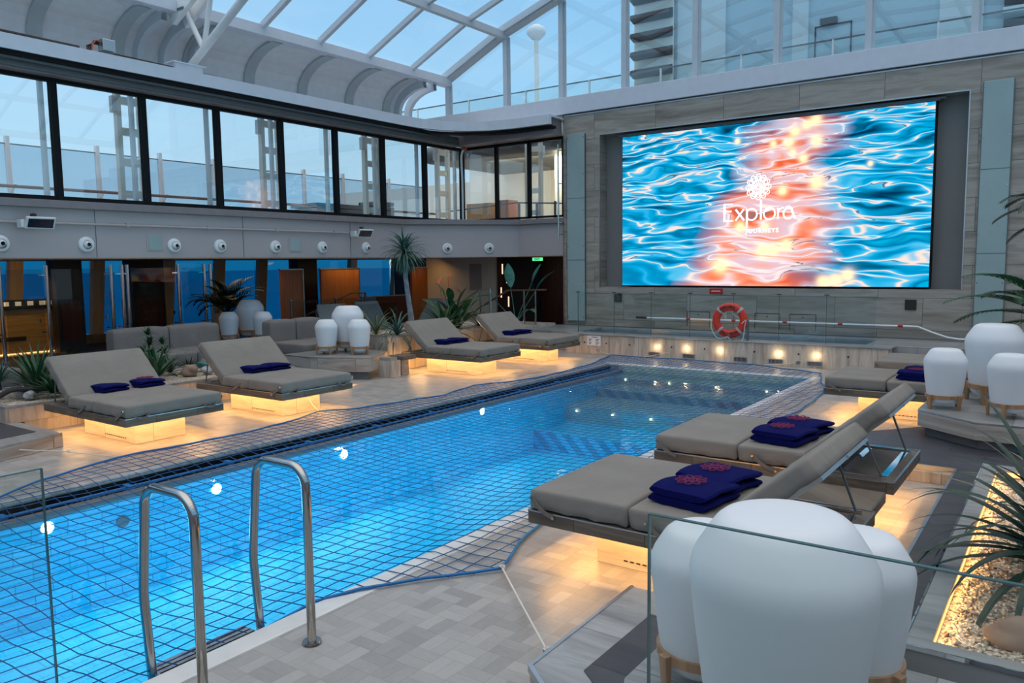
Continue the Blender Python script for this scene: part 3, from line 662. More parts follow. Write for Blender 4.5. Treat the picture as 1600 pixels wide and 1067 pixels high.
# conduit
pp=thing('wall_conduit','long pale conduit pipe running along the taupe band','pipe',(-13.70,0,2.76))
b=MB();b.tube([(0,-3,0),(0,12.6,-.01)],.022,8);b.obj('pipe',M['band'],pp,smooth=True)
for i in range(8):
    b=MB();b.box(-.05,.03,-.03,.03,-.03,.03);b.obj('clip',M['band'],pp,loc=(0,1+i*1.6,0))
# nozzles
def nozzle(label,loc,rz):
    tt=thing('air_nozzle',label,'air nozzle',loc,rz,'round white air nozzles on the taupe band')
    b=MB();b.lathe([(.0,0),(.132,0),(.136,.018),(.118,.045),(.078,.058)],28);b.xf(Matrix.Rotation(R(90),4,'Y'));b.obj('ring',M['white'],tt,smooth=True)
    b=MB();b.lathe([(.072,.045),(.068,.075),(.05,.10),(.032,.112)],24);b.xf(Matrix.Rotation(R(90),4,'Y'));b.obj('ball',M['white'],tt,smooth=True)
    b=MB();b.lathe([(.034,.110),(.03,.10),(.0,.09)],20);b.xf(Matrix.Translation((0,.012,-.02))@Matrix.Rotation(R(92),4,'Y'));b.obj('opening',M['ink'],tt)
    return tt
nl=['above the bar counter at the picture edge','right of the solar lamp, before the first grey grille','right of the first grey grille','next after the one beside the first grille','left of the second grey grille','right of the second grey grille','just left of the tall tree crown']
n0=None
for k,y in enumerate([5.36,6.68,8.29,9.26,10.58,11.85,13.18]):
    lab='round white air nozzle, '+nl[k]
    if n0 is None:n0=nozzle(lab,(-13.75,y,2.41),0)
    else:dup(n0,(-13.75,y,2.41),0,lab)
ang=math.atan2(16.9-14.54,-11.92+13.75)-PI/2
for k,tt in enumerate((.36,.73)):
    dup(n0,(-13.75+1.83*tt,14.54+2.36*tt,2.40),ang,'round white air nozzle right of the tall tree crown, '+['nearer the tree','nearer the screen wall'][k])
for k,y in enumerate((7.92,11.1)):
    tt=thing('speaker_grille','square grey-green grille on the taupe band, '+['between the first air nozzles','farther along near the small lamp'][k],'grille',(-13.75,y,2.46),0,'square grilles on the band')
    b=MB();b.box(0,.012,-.16,.16,-.15,.15);b.obj('frame',M['band'],tt)
    b=MB();b.box(.012,.018,-.13,.13,-.125,.125);b.obj('mesh',M['frost'],tt)
for k,y in enumerate((5.85,12.9)):
    tt=thing('solar_lamp',['white flat lamp panel with dark cells on the band near the left edge','small white floodlight on the band beside the tree crown'][k],'lamp',(-13.68,y,2.74),0,'lamps on the conduit')
    b=MB();b.box(0,.16,-.26,-.20,-.08,.05);b.obj('bracket',M['white'],tt,bevel=.01)
    Mx=Matrix.Translation((.28,0,0))@Matrix.Rotation(R(-62),4,'Y')
    b=MB();b.box(-.10,.10,-.22,.22,-.02,.02);b.xf(Mx@Matrix.Rotation(R(90),4,'Y')@Matrix.Rotation(R(90),4,'Y')@Matrix.Rotation(R(-90),4,'Y'));
    b=MB();b.box(-.02,.02,-.22,.22,-.10,.10);b.xf(Matrix.Translation((.22,0,0))@Matrix.Rotation(R(28),4,'Y'));b.obj('panel_frame',M['white'],tt,bevel=.008)
    b=MB();b.box(.021,.026,-.19,.19,-.075,.075);b.xf(Matrix.Translation((.22,0,0))@Matrix.Rotation(R(28),4,'Y'));b.obj('cells',M['solar'],tt)
    b=MB();b.lathe([(0,.03),(.05,.03),(.045,.075),(0,.09)],14,(.2,-.09,.06));b.obj('dome',M['ink'],tt,smooth=True)
# gutter motor
gm=thing('gutter_motor','grey motor box with black and orange cables on the gutter above the windows','motor',(-13.35,6.95,5.54))
b=MB();b.box(-.09,.09,-.02,.20,.06,.26);b.obj('housing',M['matsteel'],gm,bevel=.015)
b=MB();b.box(-.07,.07,-.04,.16,-.0,.06);b.obj('foot',M['dgrey'],gm)
b=MB()
for i in range(3): b.tube([(0,-.03,.22-.03*i),(0,-.12,.2-.02*i),(0,-.18-.03*i,.1),(0,-.17-.03*i,0)],.014,6)
b.obj('black_cable',M['ink'],gm,smooth=True)
b=MB();b.tube([(.03,-.02,.2),(.03,-.1,.21),(.03,-.16,.14),(.03,-.18,.02)],.012,6);b.obj('orange_cable',M['bloom'],gm,smooth=True)
b=MB();b.tube([(-.15,-.3,.08),(-.15,-3.5,.1)],.035,8);b.tube([(-.12,.25,.08),(-.15,2.3,.06)],.025,8);b.obj('shaft',M['ink'],gm,smooth=True)
b=MB();b.box(-.3,-.05,1.35,1.9,0,.16);b.box(-.32,-.02,1.3,1.95,.16,.18);b.obj('end_bracket',M['gutter'],gm)
# ---------------- other room sides (behind the camera)
b=MB();b.box(-20,4.6,-3.2,-3.0,-.3,3.);b.box(4.6,4.8,-3.2,17.2,-.3,3.2);struct(b.obj('wall_back',M['band']),'plain taupe walls behind and right of the viewer','wall')

# ---------------- terrace edge, platforms, planters
def platform(name,poly,z,label,inset=.12):
    r=sroot(name,label,'platform')
    b=MB();b.prism(poly,0 if z<.2 else .15,z-.03);b.obj('riser',M['trav_h'],r)
    b=MB();b.prism(poly,z-.03,z);b.obj('top',M['cap'],r,bevel=.004)
    return r
r=platform('floor_platform_left',[(-12.,-3),(-8.9,-3),(-9.05,3.3),(-9.22,4.08),(-12.,4.08)],.16,'low stone-edged step platform with dark top at the left')
b=MB();b.prism([(-12.,-3),(-9.2,-3),(-9.38,3.2),(-9.52,3.93),(-12.,3.93)],.155,.166);b.obj('dark_inlay',M['dark_tile'],r)
r=platform('floor_platform_near',[(-1.98,3.9),(-1.96,2.83),(-1.2,2.25),(-.6,1.2),(.9,1.2),(.9,3.9)],.15,'low stone-edged platform with dark top by the near lanterns')
b=MB();b.prism([(-1.73,3.62),(-1.73,2.93),(-1.05,2.40),(-.45,1.2),(.9,1.2),(.9,3.62)],.145,.156);b.obj('dark_inlay',M['dark_tile'],r)
b=MB();b.prism([(-1.988,3.9),(-1.968,2.825),(-1.2,2.235),(-1.19,2.25),(-1.95,2.84),(-1.97,3.9)],.12,.156);b.obj('edge_trim',M['matsteel'],r)
b=MB();b.prism([(-.77,3.9),(1.5,3.9),(1.5,9.6),(-1.25,9.6),(-1.95,8.7),(-1.95,7.75),(-.77,7.75)],0,.15);o=struct(b.obj('floor_walkway',M['dark_tile']),'raised dark tiled walkway beside the right planter','floor')
b=MB();b.box(-.785,-.765,3.9,7.75,.10,.153);b.box(-1.95,-.765,7.735,7.755,.10,.153);struct(b.obj('trim_14',M['matsteel']),'steel edge of the raised walkway','trim')
b=MB();b.box(-1.95,-.79,7.70,7.745,0,.10);struct(b.obj('trim_15',M['trav']),'travertine riser of the walkway','trim')

# right planter
pl=thing('long_planter','long low stone planter with glowing inner edge and pale shell gravel','planter',(0,0,.15))
X0=-.51
b=MB();b.box(X0,X0+.095,3.56,6.85,.07,.25);b.box(X0,2.2,3.48,3.57,.07,.25);b.box(X0,2.2,6.85,7.0,.07,.25);b.obj('rim',M['cap'],pl,bevel=.004)
b=MB();b.box(X0-.008,X0+.0,3.48,7.0,.235,.254);b.box(X0,2.2,3.472,3.48,.235,.254);b.obj('edge_trim',M['chrome'],pl)
b=MB();b.box(X0+.12,2.1,3.62,6.9,0,.07);b.obj('foot',M['black'],pl)
b=MB();b.quad((X0+.09,3.56,.19),(2.2,3.56,.19),(2.2,6.85,.19),(X0+.09,6.85,.19));b.obj('gravel',M['gravel'],pl)
b=MB();b.box(X0+.096,X0+.100,3.60,6.83,.215,.232);b.box(X0+.14,2.,6.835,6.845,.205,.235);b.obj('led_strip',M['led'],pl)
area('planter_glow',(X0+.11,5.2,.225),(.015,3.1),3.,(1.,.52,.16),(0,R(-50),0),pl,170)
# pebbles scattered: a counted-out-of-reach bed of shells
b=MB();rg=random.Random(3)
for i in range(2600):
    x=rg.uniform(X0+.11,.75);y=3.58+(3.24)*rg.random()**1.6;r=rg.uniform(.008,.017);a=rg.uniform(0,PI);z=.192+rg.random()*.008
    ca,sa=math.cos(a),math.sin(a);q=[(r*1.6,0),(0,r*.8),(-r*1.5,0),(0,-r*.7)];up=rg.uniform(.3,.9)*r
    vs=[(x+p*ca-s*sa,y+p*sa+s*ca,z-.004) for p,s in q]+[(x+rg.uniform(-.3,.3)*r,y,z+up)]
    b.add(vs,[(0,1,4),(1,2,4),(2,3,4),(3,0,4)])
o=b.obj('shell_gravel',M['gravel'],pl);o['kind']='stuff'

def rock(label,loc,s,mat,seed,group=None):
    rg=random.Random(seed);bm=bmesh.new();bmesh.ops.create_icosphere(bm,subdivisions=3,radius=1)
    ph=[rg.uniform(0,6) for _ in range(9)]
    for v in bm.verts:
        c=v.co;d=1+.16*math.sin(2.3*c.x+ph[0])*math.cos(2.1*c.y+ph[1])+.12*math.sin(3.7*c.z+ph[2]+2*c.x)+.07*math.sin(6.1*c.y+ph[3]+3*c.z)+.04*math.sin(11*c.x+ph[4])*math.sin(9*c.y+ph[5])
        v.co=Vector((c.x*s[0],c.y*s[1],c.z*s[2]))*d
    me=bpy.data.meshes.new('rock');bm.to_mesh(me);bm.free();me.materials.append(mat);me.polygons.foreach_set('use_smooth',[True]*len(me.polygons))
    o=bpy.data.objects.new('rock',me);COL.objects.link(o);o.location=loc;return tag(o,label,'rock',group)
rock('large pinkish rock lying on the gravel of the right planter',(-.10,3.86,.39),(.15,.09,.07),M['rockp'],1)

def planterbox(label,x0,x1,y0,y1,z0,z1,rim=.12,mat='trav',gz=.03):
    tt=thing('stone_planter',label,'planter',((x0+x1)/2,(y0+y1)/2,z0));hx=(x1-x0)/2;hy=(y1-y0)/2;H=z1-z0
    b=MB();b.box(-hx,hx,-hy,-hy+.05,0,H-.02);b.box(-hx,hx,hy-.05,hy,0,H-.02);b.box(-hx,-hx+.05,-hy+.05,hy-.05,0,H-.02);b.box(hx-.05,hx,-hy+.05,hy-.05,0,H-.02);b.obj('body',M[mat],tt)
    b=MB();b.box(-hx-.004,hx+.004,-hy-.004,-hy+rim,H-.03,H);b.box(-hx-.004,hx+.004,hy-rim,hy+.004,H-.03,H);b.box(-hx-.004,-hx+rim,-hy+rim,hy-rim,H-.03,H);b.box(hx-rim,hx+.004,-hy+rim,hy-rim,H-.03,H);b.obj('rim',M['cap'],tt)
    b=MB();b.box(-hx+.04,hx-.04,-hy+.04,hy-.04,.02,H-gz);b.obj('gravel',M['gravel'],tt)
    return tt
planterbox('low stone planter with white gravel beside the nearest left daybed',-12.1,-10.35,3.95,8.25,.15,.36,.08)
planterbox('tall travertine planter behind the two farthest left daybeds',-12.0,-10.38,10.62,14.6,0,.66,.06)
b=MB();b.box(-9.86,-9.76,9.55,9.98,0,.30);b.box(-11.5,-9.86,9.88,9.98,0,.30);b.box(-11.5,-10.0,9.6,9.86,.0,.30)
b=MB();b.box(-10.1,-9.78,9.9,10.14,0,.30);o=struct(b.obj('wall_stub',M['trav']),'short travertine wall beside the lantern pedestal','wall')
b=MB();b.box(-.13,.13,-.09,.09,0,.06);tag(b.obj('stone_block',M['trav_h'],loc=(-9.94,10.0,.30),bevel=.006),'small grey stone block on the short wall by the lantern pedestal','block')

# lantern pedestals
def pedestal(label,poly,z0,z1,toe=.08):
    cx=sum(p[0] for p in poly)/len(poly);cy=sum(p[1] for p in poly)/len(poly);tt=thing('lantern_pedestal',label,'pedestal',(cx,cy,z0))
    P=[(x-cx,y-cy) for x,y in poly];sm=[(x*(1-toe),y*(1-toe)) for x,y in P];H=z1-z0
    b=MB();b.prism(sm,0,H*.4);b.obj('base',M['dgrey'],tt)
    b=MB();b.prism(P,H*.36,H-.02);b.obj('body',M['trav_h'],tt)
    b=MB();b.prism(P,H-.02,H);b.obj('top',M['cap'],tt)
    b=MB();b.prism([(x*1.004,y*1.004) for x,y in P],H-.012,H-.003);b.obj('edge_trim',M['matsteel'],tt)
    return tt
pedestal('angular stone pedestal under the three lanterns right of the pool',[(-1.28,9.08),(-.72,8.62),(.6,8.62),(.6,10.6),(-1.28,10.6)],.15,.42)
pedestal('stone pedestal under the middle group of three lanterns',[(-11.75,9.1),(-10.95,9.08),(-9.92,9.54),(-10.45,10.5),(-11.75,10.5)],.0,.39)
pedestal('stone pedestal under the farthest left group of three lanterns',[(-15.35,9.7),(-14.3,9.7),(-14.0,10.9),(-14.6,11.3),(-15.35,11.3)],.15,.40)
pedestal('stone pedestal hidden under the nearest three lanterns',[(-1.2,2.2),(-.3,2.2),(-.3,3.4),(-1.4,3.4),(-1.4,2.7)],.15,.33)

tt=thing('stone_step','low pale stone step with a warm glow under it beside the middle pedestal','step',(-10.3,8.9,0))
b=MB();b.box(-.5,.5,-.12,.12,.10,.15);b.obj('tread',M['cap'],tt,bevel=.004)
b=MB();b.box(-.46,.46,-.08,.10,0,.10);b.obj('support',M['plinth'],tt)
area('step_glow',(.0,-.10,.095),(.9,.02),2.,WARM,(R(-20),0,0),tt)
area('step_glow',(.49,0,.095),(.02,.2),1.2,WARM,(0,R(20),0),tt)

# lanterns
def lantern(label,big,loc,rz=0):
    k=1.43 if big else 1.;zk=1.36 if big else 1.
    tt=thing('lantern',label,'lantern',loc,rz,'white lanterns on wooden stands')
    pf=[(0,.05),(.10,.05),(.135,.062),(.156,.09),(.165,.13),(.175,.20),(.190,.32),(.202,.43),(.206,.465),(.207,.49),(.203,.515),(.193,.54),(.160,.595),(.148,.612),(.134,.624),(.115,.631),(.06,.634),(0,.635)]
    b=MB();b.lathe([(r*k,z*zk) for r,z in pf],48);b.obj('shade',M['lantern'],tt,smooth=True,auto=False)
    rr=.182*k;zz=.135*zk
    b=MB();b.lathe([(.170*k,zz-.02*k),(rr,zz-.02*k),(rr,zz+.016*k),(.168*k,zz+.016*k),(.170*k,zz-.02*k)],32);b.obj('stand_ring',M['teak'],tt,smooth=True)
    for i in range(4):
        a=R(45+90*i);c,s=math.cos(a),math.sin(a);w=.016*k
        b=MB();b.hexa([(rr*.96*c-w*s-w*c*.0,rr*.96*s+w*c,0),(rr*.96*c+w*s,rr*.96*s-w*c,0),((rr*.96+w*1.4)*c+w*s,(rr*.96+w*1.4)*s-w*c,0),((rr*.96+w*1.4)*c-w*s,(rr*.96+w*1.4)*s+w*c,0)],
            [(rr*.96*c-w*s*1.3,rr*.96*s+w*c*1.3,zz+.018*k),(rr*.96*c+w*s*1.3,rr*.96*s-w*c*1.3,zz+.018*k),((rr+w*1.7)*c+w*s*1.3,(rr+w*1.7)*s-w*c*1.3,zz+.018*k),((rr+w*1.7)*c-w*s*1.3,(rr+w*1.7)*s+w*c*1.3,zz+.018*k)]);b.obj('leg',M['teak'],tt,bevel=.003)
    return tt
LS=lantern('small white lantern, front left of the three right of the pool',False,(-1.07,9.30,.42),R(10))
LB=lantern('large white lantern standing behind two small ones right of the pool',True,(-.67,9.95,.42),R(30))
dup(LS,(-.47,9.07,.42),R(35),'small white lantern, front right of the three right of the pool')
dup(LS,(-11.08,9.58,.39),R(20),'small white lantern, left one on the middle pedestal')
dup(LB,(-11.05,10.08,.39),R(15),'large white lantern behind the small pair on the middle pedestal')
dup(LS,(-10.52,9.86,.39),R(50),'small white lantern, right one on the middle pedestal')
dup(LS,(-14.80,10.10,.40),R(5),'small white lantern, left one of the farthest group beside the dark palm')
dup(LB,(-14.93,10.74,.40),R(15),'large white lantern of the farthest group beside the dark palm')
dup(LS,(-14.2,10.52,.40),R(40),'small white lantern, right one of the farthest group beside the dark palm')
dup(LB,(-.724,2.49,.33),R(0),'huge-looking large white lantern in the nearest group behind the glass')
dup(LS,(-1.14,2.86,.33),R(20),'small white lantern at the left of the nearest group behind the glass')
dup(LS,(-.626,3.105,.33),R(20),'small white lantern at the right of the nearest group behind the glass')

# ================================================================== DAYBEDS
def cushion(x0,x1,y0,y1,z0,z1,seed=0,pinch=.012,nx=14,ny=16):
    """soft box: rounded shoulders, slightly crowned top, gathered lower sides"""
    b=MB();rg=random.Random(seed);ph=[rg.uniform(0,6) for _ in range(6)]
    hx=(x1-x0)/2;hy=(y1-y0)/2;cx=(x0+x1)/2;cy=(y0+y1)/2;H=z1-z0
    prof=[(1.-.03,0),(1.-.003,.06),(1.,.35),(1.,.78),(.994,.91),(.980,.975),(.955,1.0)]
    ring=[]
    N=10
    for i in range(N):ring.append((-1+2*i/N,-1))
    for i in range(N):ring.append((1,-1+2*i/N))
    for i in range(N):ring.append((1-2*i/N,1))
    for i in range(N):ring.append((-1,1-2*i/N))
    vs=[];n=len(ring)
    def sq(p,k):
        x,y=p;r=.955;# rounded corners
        dx=max(abs(x)-r,0);dy=max(abs(y)-r,0)
        if dx>0 and dy>0:
            l=math.hypot(dx,dy);m=(1-r)/l if l>(1-r) else 1
            x=math.copysign(r+dx*m,x);y=math.copysign(r+dy*m,y)
        return x,y
    for li,(k,z) in enumerate(prof):
        for j,p in enumerate(ring):
            x,y=sq(p,k);ins=(1-k)*.09/.10
            X=cx+x*hx-math.copysign(min(abs(x)*ins*.7,.07),x)*abs(x);Y=cy+y*hy-math.copysign(min(abs(y)*ins*.7,.07),y)*abs(y)
            wv=pinch*(1-z)*math.sin(j*1.9+ph[0])+pinch*.5*(1-z)*math.sin(j*4.1+ph[1])
            X+=wv*(abs(x)>.9)*math.copysign(1,x);Y+=wv*(abs(y)>.9)*math.copysign(1,y)
            vs.append((X,Y,z0+z*H))
    fs=[(i*n+j,i*n+(j+1)%n,(i+1)*n+(j+1)%n,(i+1)*n+j) for i in range(len(prof)-1) for j in range(n)]
    base=(len(prof)-1)*n
    # crowned top: two inner rings
    for k2,h2 in ((.75,1.03),(.35,1.04)):
        o=len(vs)
        for j in range(n):
            X,Y,_=vs[base+j];vs.append((cx+(X-cx)*k2,cy+(Y-cy)*k2,z0+h2*H+.003*math.sin(j*2.3+ph[2])))
        pr=o-n;fs+=[(pr+j,pr+(j+1)%n,o+(j+1)%n,o+j) for j in range(n)]
    vs.append((cx,cy,z0+1.04*H));c=len(vs)-1;fs+=[(o+j,o+(j+1)%n,c) for j in range(n)]
    fs.append(tuple(range(n))[::-1]);b.add(vs,fs);return b
DW=.60
def daybed(label,seed):
    """local axes: u along +x from foot (0) to head (1.9), v across, z up"""
    tt=thing('daybed',label,'daybed',(0,0,0),0,'padded daybeds on glowing stone bases')
    b=MB();b.box(.36,1.52,-.31,.31,0,.33);b.obj('plinth',M['plinth'],tt)
    b=MB();b.box(.80,1.06,-.318,-.31,.03,.30);b.box(.80,1.06,.31,.318,.03,.30)
    for s in(-1,1):
        b=MB()
        for i in range(11): b.box(.56+i*.045,.56+i*.045+.028,s*.311-.003,s*.311+.003,.045,.053)
        b.obj('vent_slot_row',M['ink'],tt)
    b=MB()
    b.box(0,1.9,-DW,-DW+.03,.285,.37);b.box(0,1.9,DW-.03,DW,.285,.37);b.box(0,.03,-DW+.03,DW-.03,.285,.37);b.box(1.87,1.9,-DW+.03,DW-.03,.285,.37);b.box(.03,1.87,-DW+.03,DW-.03,.345,.37)
    b.obj('frame',M['slab'],tt)
    b=MB();b.box(-.003,1.903,-DW-.003,-DW+.012,.366,.375);b.box(-.003,1.903,DW-.012,DW+.003,.366,.375);b.box(1.89,1.903,-DW,DW,.366,.375);b.box(-.003,.01,-DW,DW,.366,.375);b.obj('edge_trim',M['matsteel'],tt)
    b=MB();b.box(.034,.040,-DW+.05,DW-.05,.325,.34);b.box(1.86,1.866,-DW+.05,DW-.05,.325,.34);b.box(.05,1.85,-DW+.034,-DW+.040,.325,.34);b.box(.05,1.85,DW-.040,DW-.034,.325,.34)
    b.obj('led_strip',M['led'],tt)
    P=8.
    area('led_glow',(.95,-DW+.045,.335),(.015,1.7),P,WARM,(0,R(-42),R(90)),tt)
    area('led_glow',(.95,DW-.045,.335),(.015,1.7),P,WARM,(0,R(-42),R(-90)),tt)
    area('led_glow',(.045,0,.335),(.015,1.05),P*.7,WARM,(0,R(-42),0),tt)
    area('led_glow',(1.855,0,.335),(.015,1.05),P*.7,WARM,(0,R(42),0),tt)
    cushion(.005,.715,-DW+.01,DW-.01,.378,.515,seed).obj('foot_cushion',M['cush'],tt,smooth=True,auto=False)
    cushion(.725,1.33,-DW+.01,DW-.01,.378,.510,seed+1).obj('seat_cushion',M['cush'],tt,smooth=True,auto=False)
    Mx=Matrix.Translation((1.33,0,.40))@Matrix.Rotation(R(-41),4,'Y')
    b=cushion(0,.70,-DW+.01,DW-.01,.015,.135,seed+2);b.xf(Mx);b.obj('back_cushion',M['cush'],tt,smooth=True,auto=False)
    b=MB();b.box(-.0,.69,-DW+.03,-DW+.045,-.008,.02);b.box(-.0,.69,DW-.045,DW-.03,-.008,.02);b.box(.67,.69,-DW+.03,DW-.03,-.008,.015);b.box(.0,.69,-.02,.02,-.01,.012);b.box(.02,.67,-DW+.05,DW-.05,.006,.014);b.xf(Mx)
    b.obj('backrest_frame',M['matsteel'],tt)
    for s in(-1,1):
        a=Mx@Vector((.45,s*(DW-.06),-.01));b=MB();b.tube([a,(1.80,s*(DW-.09),.385)],.009,6);b.obj('support_strut',M['dgrey'],tt,smooth=True)
    for s in(-1,1):
        b=MB();b.beam((1.42,s*(DW-.1),.38),(1.84,s*(DW-.1),.38),.015,.015);b.obj('strut_track',M['chrome'],tt)
    for x_ in(1.50,1.78): b=MB();b.box(x_,x_+.05,-.44,.44,.37,.379);b.obj('cross_plate',M['chrome'],tt)
    for s in(-1,1):
        for (x0,z0,x1,z1) in((.03,.46,.20,.35),(.86,.44,1.05,.34)):
            st_=[];b=MB();y=s*(DW+.006);n=6
            for i in range(n+1):
                q=i/n;st_.append((x0+(x1-x0)*q,y+s*.014*math.sin(q*PI),z0+(z1-z0)*q-.012*math.sin(q*PI)))
            for p,q2 in zip(st_,st_[1:]): b.beam(p,q2,.005,.028,(0,0,1))
            o=b.obj('strap',M['strap'],tt)
            b=MB();b.disc((x0,y,z0),.011,(0,s,0),.01,10);b.obj('button',M['steel'],o);b=MB();b.disc((x1,y,z1),.011,(0,s,0),.01,10);b.obj('button',M['steel'],o)
    for y in(-.42,.42):
        b=MB();pts=[(-.008-.01*math.sin(i/6*PI),y-.09+.18*i/6,.40-.045*math.sin(i/6*PI)) for i in range(7)]
        for p,q2 in zip(pts,pts[1:]): b.beam(p,q2,.005,.022,(0,0,1))
        b.obj('strap',M['strap'],tt)
    return tt
dL=['daybed with two separate navy towels, nearest on the left side of the pool','second daybed on the left, its stone base roped to the pool net','daybed beside the stone side table and the tall tree, left of the pool','farthest daybed on the left side, beside the low pool wall']
D0=daybed(dL[0],1);D0.location=(-8.25,4.90,0);D0.rotation_euler=(0,0,PI)
LPOS=[(-8.25,4.90),(-8.16,6.89),(-8.33,11.24),(-8.33,13.40)]
RPOS=[(-2.88,4.76),(-2.90,6.72),(-2.55,10.95),(-2.35,12.95)]
for k in(1,2,3): dup(D0,(*LPOS[k],0),PI,dL[k])
dR=['daybed nearest the viewer on the right of the pool, raised back partly behind the lanterns','second daybed on the right with raised back and steel struts showing, roped near the net','third daybed on the right, its head end behind the white lanterns','farthest daybed on the right, half hidden behind another one near the low wall']
for k in range(4): dup(D0,(*RPOS[k],0),0,dR[k])
# rope plates on bases
for k,(x,y,l) in enumerate([(-8.525,6.98,'small metal rope plate on the base of the second left daybed'),(-8.695,11.40,'small metal plate on the base of the third left daybed')]):
    b=MB();b.box(0,.012,-.045,.045,-.03,.03);tag(b.obj('rope_plate',M['matsteel'],loc=(x,y,.235)),l,'plate')

# towels
def towel(label,loc,rz,thin=False,emb=True):
    tt=thing('towel',label,'towel',loc,rz,'folded navy towels on the daybeds')
    L,Wd,H=(.34,.21,.105) if not thin else (.27,.15,.085)
    rg=random.Random(label)
    b=MB();n=9
    # two folds: stacked rounded slabs joined at the front
    prof=[]
    for lay in range(2):
        z0=lay*H/2
        sec=[];m=14
        for i in range(m):
            a=2*PI*i/m;cx=math.cos(a);sx=math.sin(a)
            sec.append((Wd*(abs(cx)**.5)*math.copysign(1,cx)*(1 if lay else 1.02),H/4+H/4*(abs(sx)**.7)*math.copysign(1,sx)))
        vs=[]
        for j in range(n):
            q=j/(n-1);y=-L+2*L*q;e=1-.06*(abs(2*q-1)**6)
            sag=.012*math.sin(q*5+rg.random()*.3)
            for (x,z) in sec: vs.append((x*e+.008*math.sin(q*7+lay),y*1.0,z0+z*(1-.15*abs(2*q-1)**8)+sag*.5+.004*math.sin(x*30+lay)))
        fs=[(j*m+i,j*m+(i+1)%m,(j+1)*m+(i+1)%m,(j+1)*m+i) for j in range(n-1) for i in range(m)]+[tuple(range(m))[::-1],tuple((n-1)*m+i for i in range(m))]
        b.add(vs,fs)
    b.xf(Matrix.Scale(.62,4,(0,1,0)));b.obj('cloth',M['navy'],tt,smooth=True)
    if emb:
        b=MB()
        for k in range(9):
            a=k*40
            pts=[]
            for i in range(13):
                th=i/12*2*PI;rr=.075+.032*math.cos(th);w2=.020*math.sin(th);aa=R(a);pts.append((rr*math.sin(aa)*.9+w2*math.cos(aa),rr*math.cos(aa)-w2*math.sin(aa)))
            stroke(b,pts,.0028)
        for r_e in(.036,.018): stroke(b,arc(0,0,r_e,r_e,0,360,18),.003)
        b.xf(Matrix.Translation((-.02,0,H+.0135))@Matrix.Rotation(R(-90),4,'X')@Matrix.Rotation(0,4,'Y'));b.obj('embroidery',M['emb'],tt)
    return tt
Z=.520
towel('thin folded navy towel nearer the viewer on the nearest left daybed',(-9.50,4.78,Z),R(8),True,False)
towel('thin folded navy towel farther from the viewer on the nearest left daybed',(-9.50,5.25,Z),R(4),True,True)
towel('thin navy towel, nearer one of the touching pair on the second left daybed',(-9.40,6.80,Z),R(6),True,False)
towel('thin navy towel, farther one of the touching pair on the second left daybed',(-9.38,7.13,Z),R(2),True,False)
towel('thin navy towel, nearer one on the daybed beside the side table',(-9.55,11.10,Z),R(5),True,False)
towel('thin navy towel, farther one on the daybed beside the side table',(-9.53,11.46,Z),R(2),True,False)
towel('thin navy towel, nearer one on the farthest left daybed',(-9.53,13.22,Z),R(4),True,False)
towel('thin navy towel, farther one on the farthest left daybed',(-9.51,13.58,Z),R(2),True,False)
towel('folded navy towel with maroon emblem, front one on the nearest right daybed',(-1.87,4.52,Z),R(-8))
towel('folded navy towel with maroon emblem, rear one on the nearest right daybed',(-1.86,4.90,Z),R(-12))
towel('folded navy towel with maroon emblem, front one on the second right daybed',(-1.89,6.46,Z),R(-8))
towel('folded navy towel with maroon emblem, rear one on the second right daybed',(-1.87,6.84,Z),R(-14))
towel('folded navy towel on the third right daybed, partly behind a lantern',(-1.52,10.68,Z),R(-6),False,True)
towel('second navy towel on the third right daybed, behind the first one',(-1.50,11.06,Z),R(-6),False,False)

# side tables
def sidetable(label,loc,hx,hy,H):
    tt=thing('side_table',label,'side table',loc)
    b=MB();b.box(-hx,hx,-hy,hy,H-.075,H);b.obj('table_top',M['slab'],tt,bevel=.004)
    b=MB();b.box(-hx*.35,hx*.35,-hy*.55,hy*.55,0,H-.075);b.obj('leg',M['trav_h'],tt)
    b=MB();b.box(-hx-.002,hx+.002,-hy-.002,-hy+.006,H-.006,H+.002);b.box(-hx-.002,hx+.002,hy-.006,hy+.002,H-.006,H+.002);b.box(hx-.006,hx+.002,-hy,hy,H-.006,H+.002);b.box(-hx-.002,-hx+.006,-hy,hy,H-.006,H+.002);b.obj('edge_trim',M['matsteel'],tt)
    return tt
sidetable('small square stone side table beside the third left daybed',(-9.93,10.36,0),.17,.17,.36)
sidetable('low square grey stone side table between the two near right daybeds',(-1.30,5.75,0),.27,.25,.33)

# ================================================================== LADDER
ld=thing('pool_ladder','polished steel pool ladder with two arched handrails and a grey step','ladder',(-3.21,2.28,0))
def railpts():
    pts=[(0,0,0),(0,0,.80)]
    for i in range(1,9):
        a=R(90*i/8);pts.append((-.115+.115*math.cos(a),0,.84+.115*math.sin(a)*1.0))
    pts+= [(-.20,0,.955)]
    for i in range(1,9):
        a=R(90+72*i/8);pts.append((-.30+.125*math.cos(a)*1.,0,.83+.125*math.sin(a)))
    pts+=[(-.475,0,.42),(-.478,0,.36),(-.44,0,-.05),(-.44,0,-1.0)]
    return pts
for y in(-.32,.32):
    b=MB();b.tube([(x,y,z) for x,_,z in railpts()],.0235,14);r_=b.obj('handrail',M['steel'],ld,smooth=True,auto=False)
    b=MB();b.lathe([(0,.012),(.048,.012),(.052,.0),(.0,.0)],20,(0,y,.006));b.obj('base_flange',M['steel'],r_,smooth=True)
for z in(-.075,-.38,-.66):
    zz=z+.04;b=MB();b.box(-.56,-.372,-.29,.29,zz-.03,zz);b.obj('step',M['matsteel'],ld,bevel=.008)
b=MB()
for i in range(4): b.box(-.525+i*.04,-.517+i*.04,-.28,.28,-.036,-.033)
b.obj('tread_line',M['black'],ld)

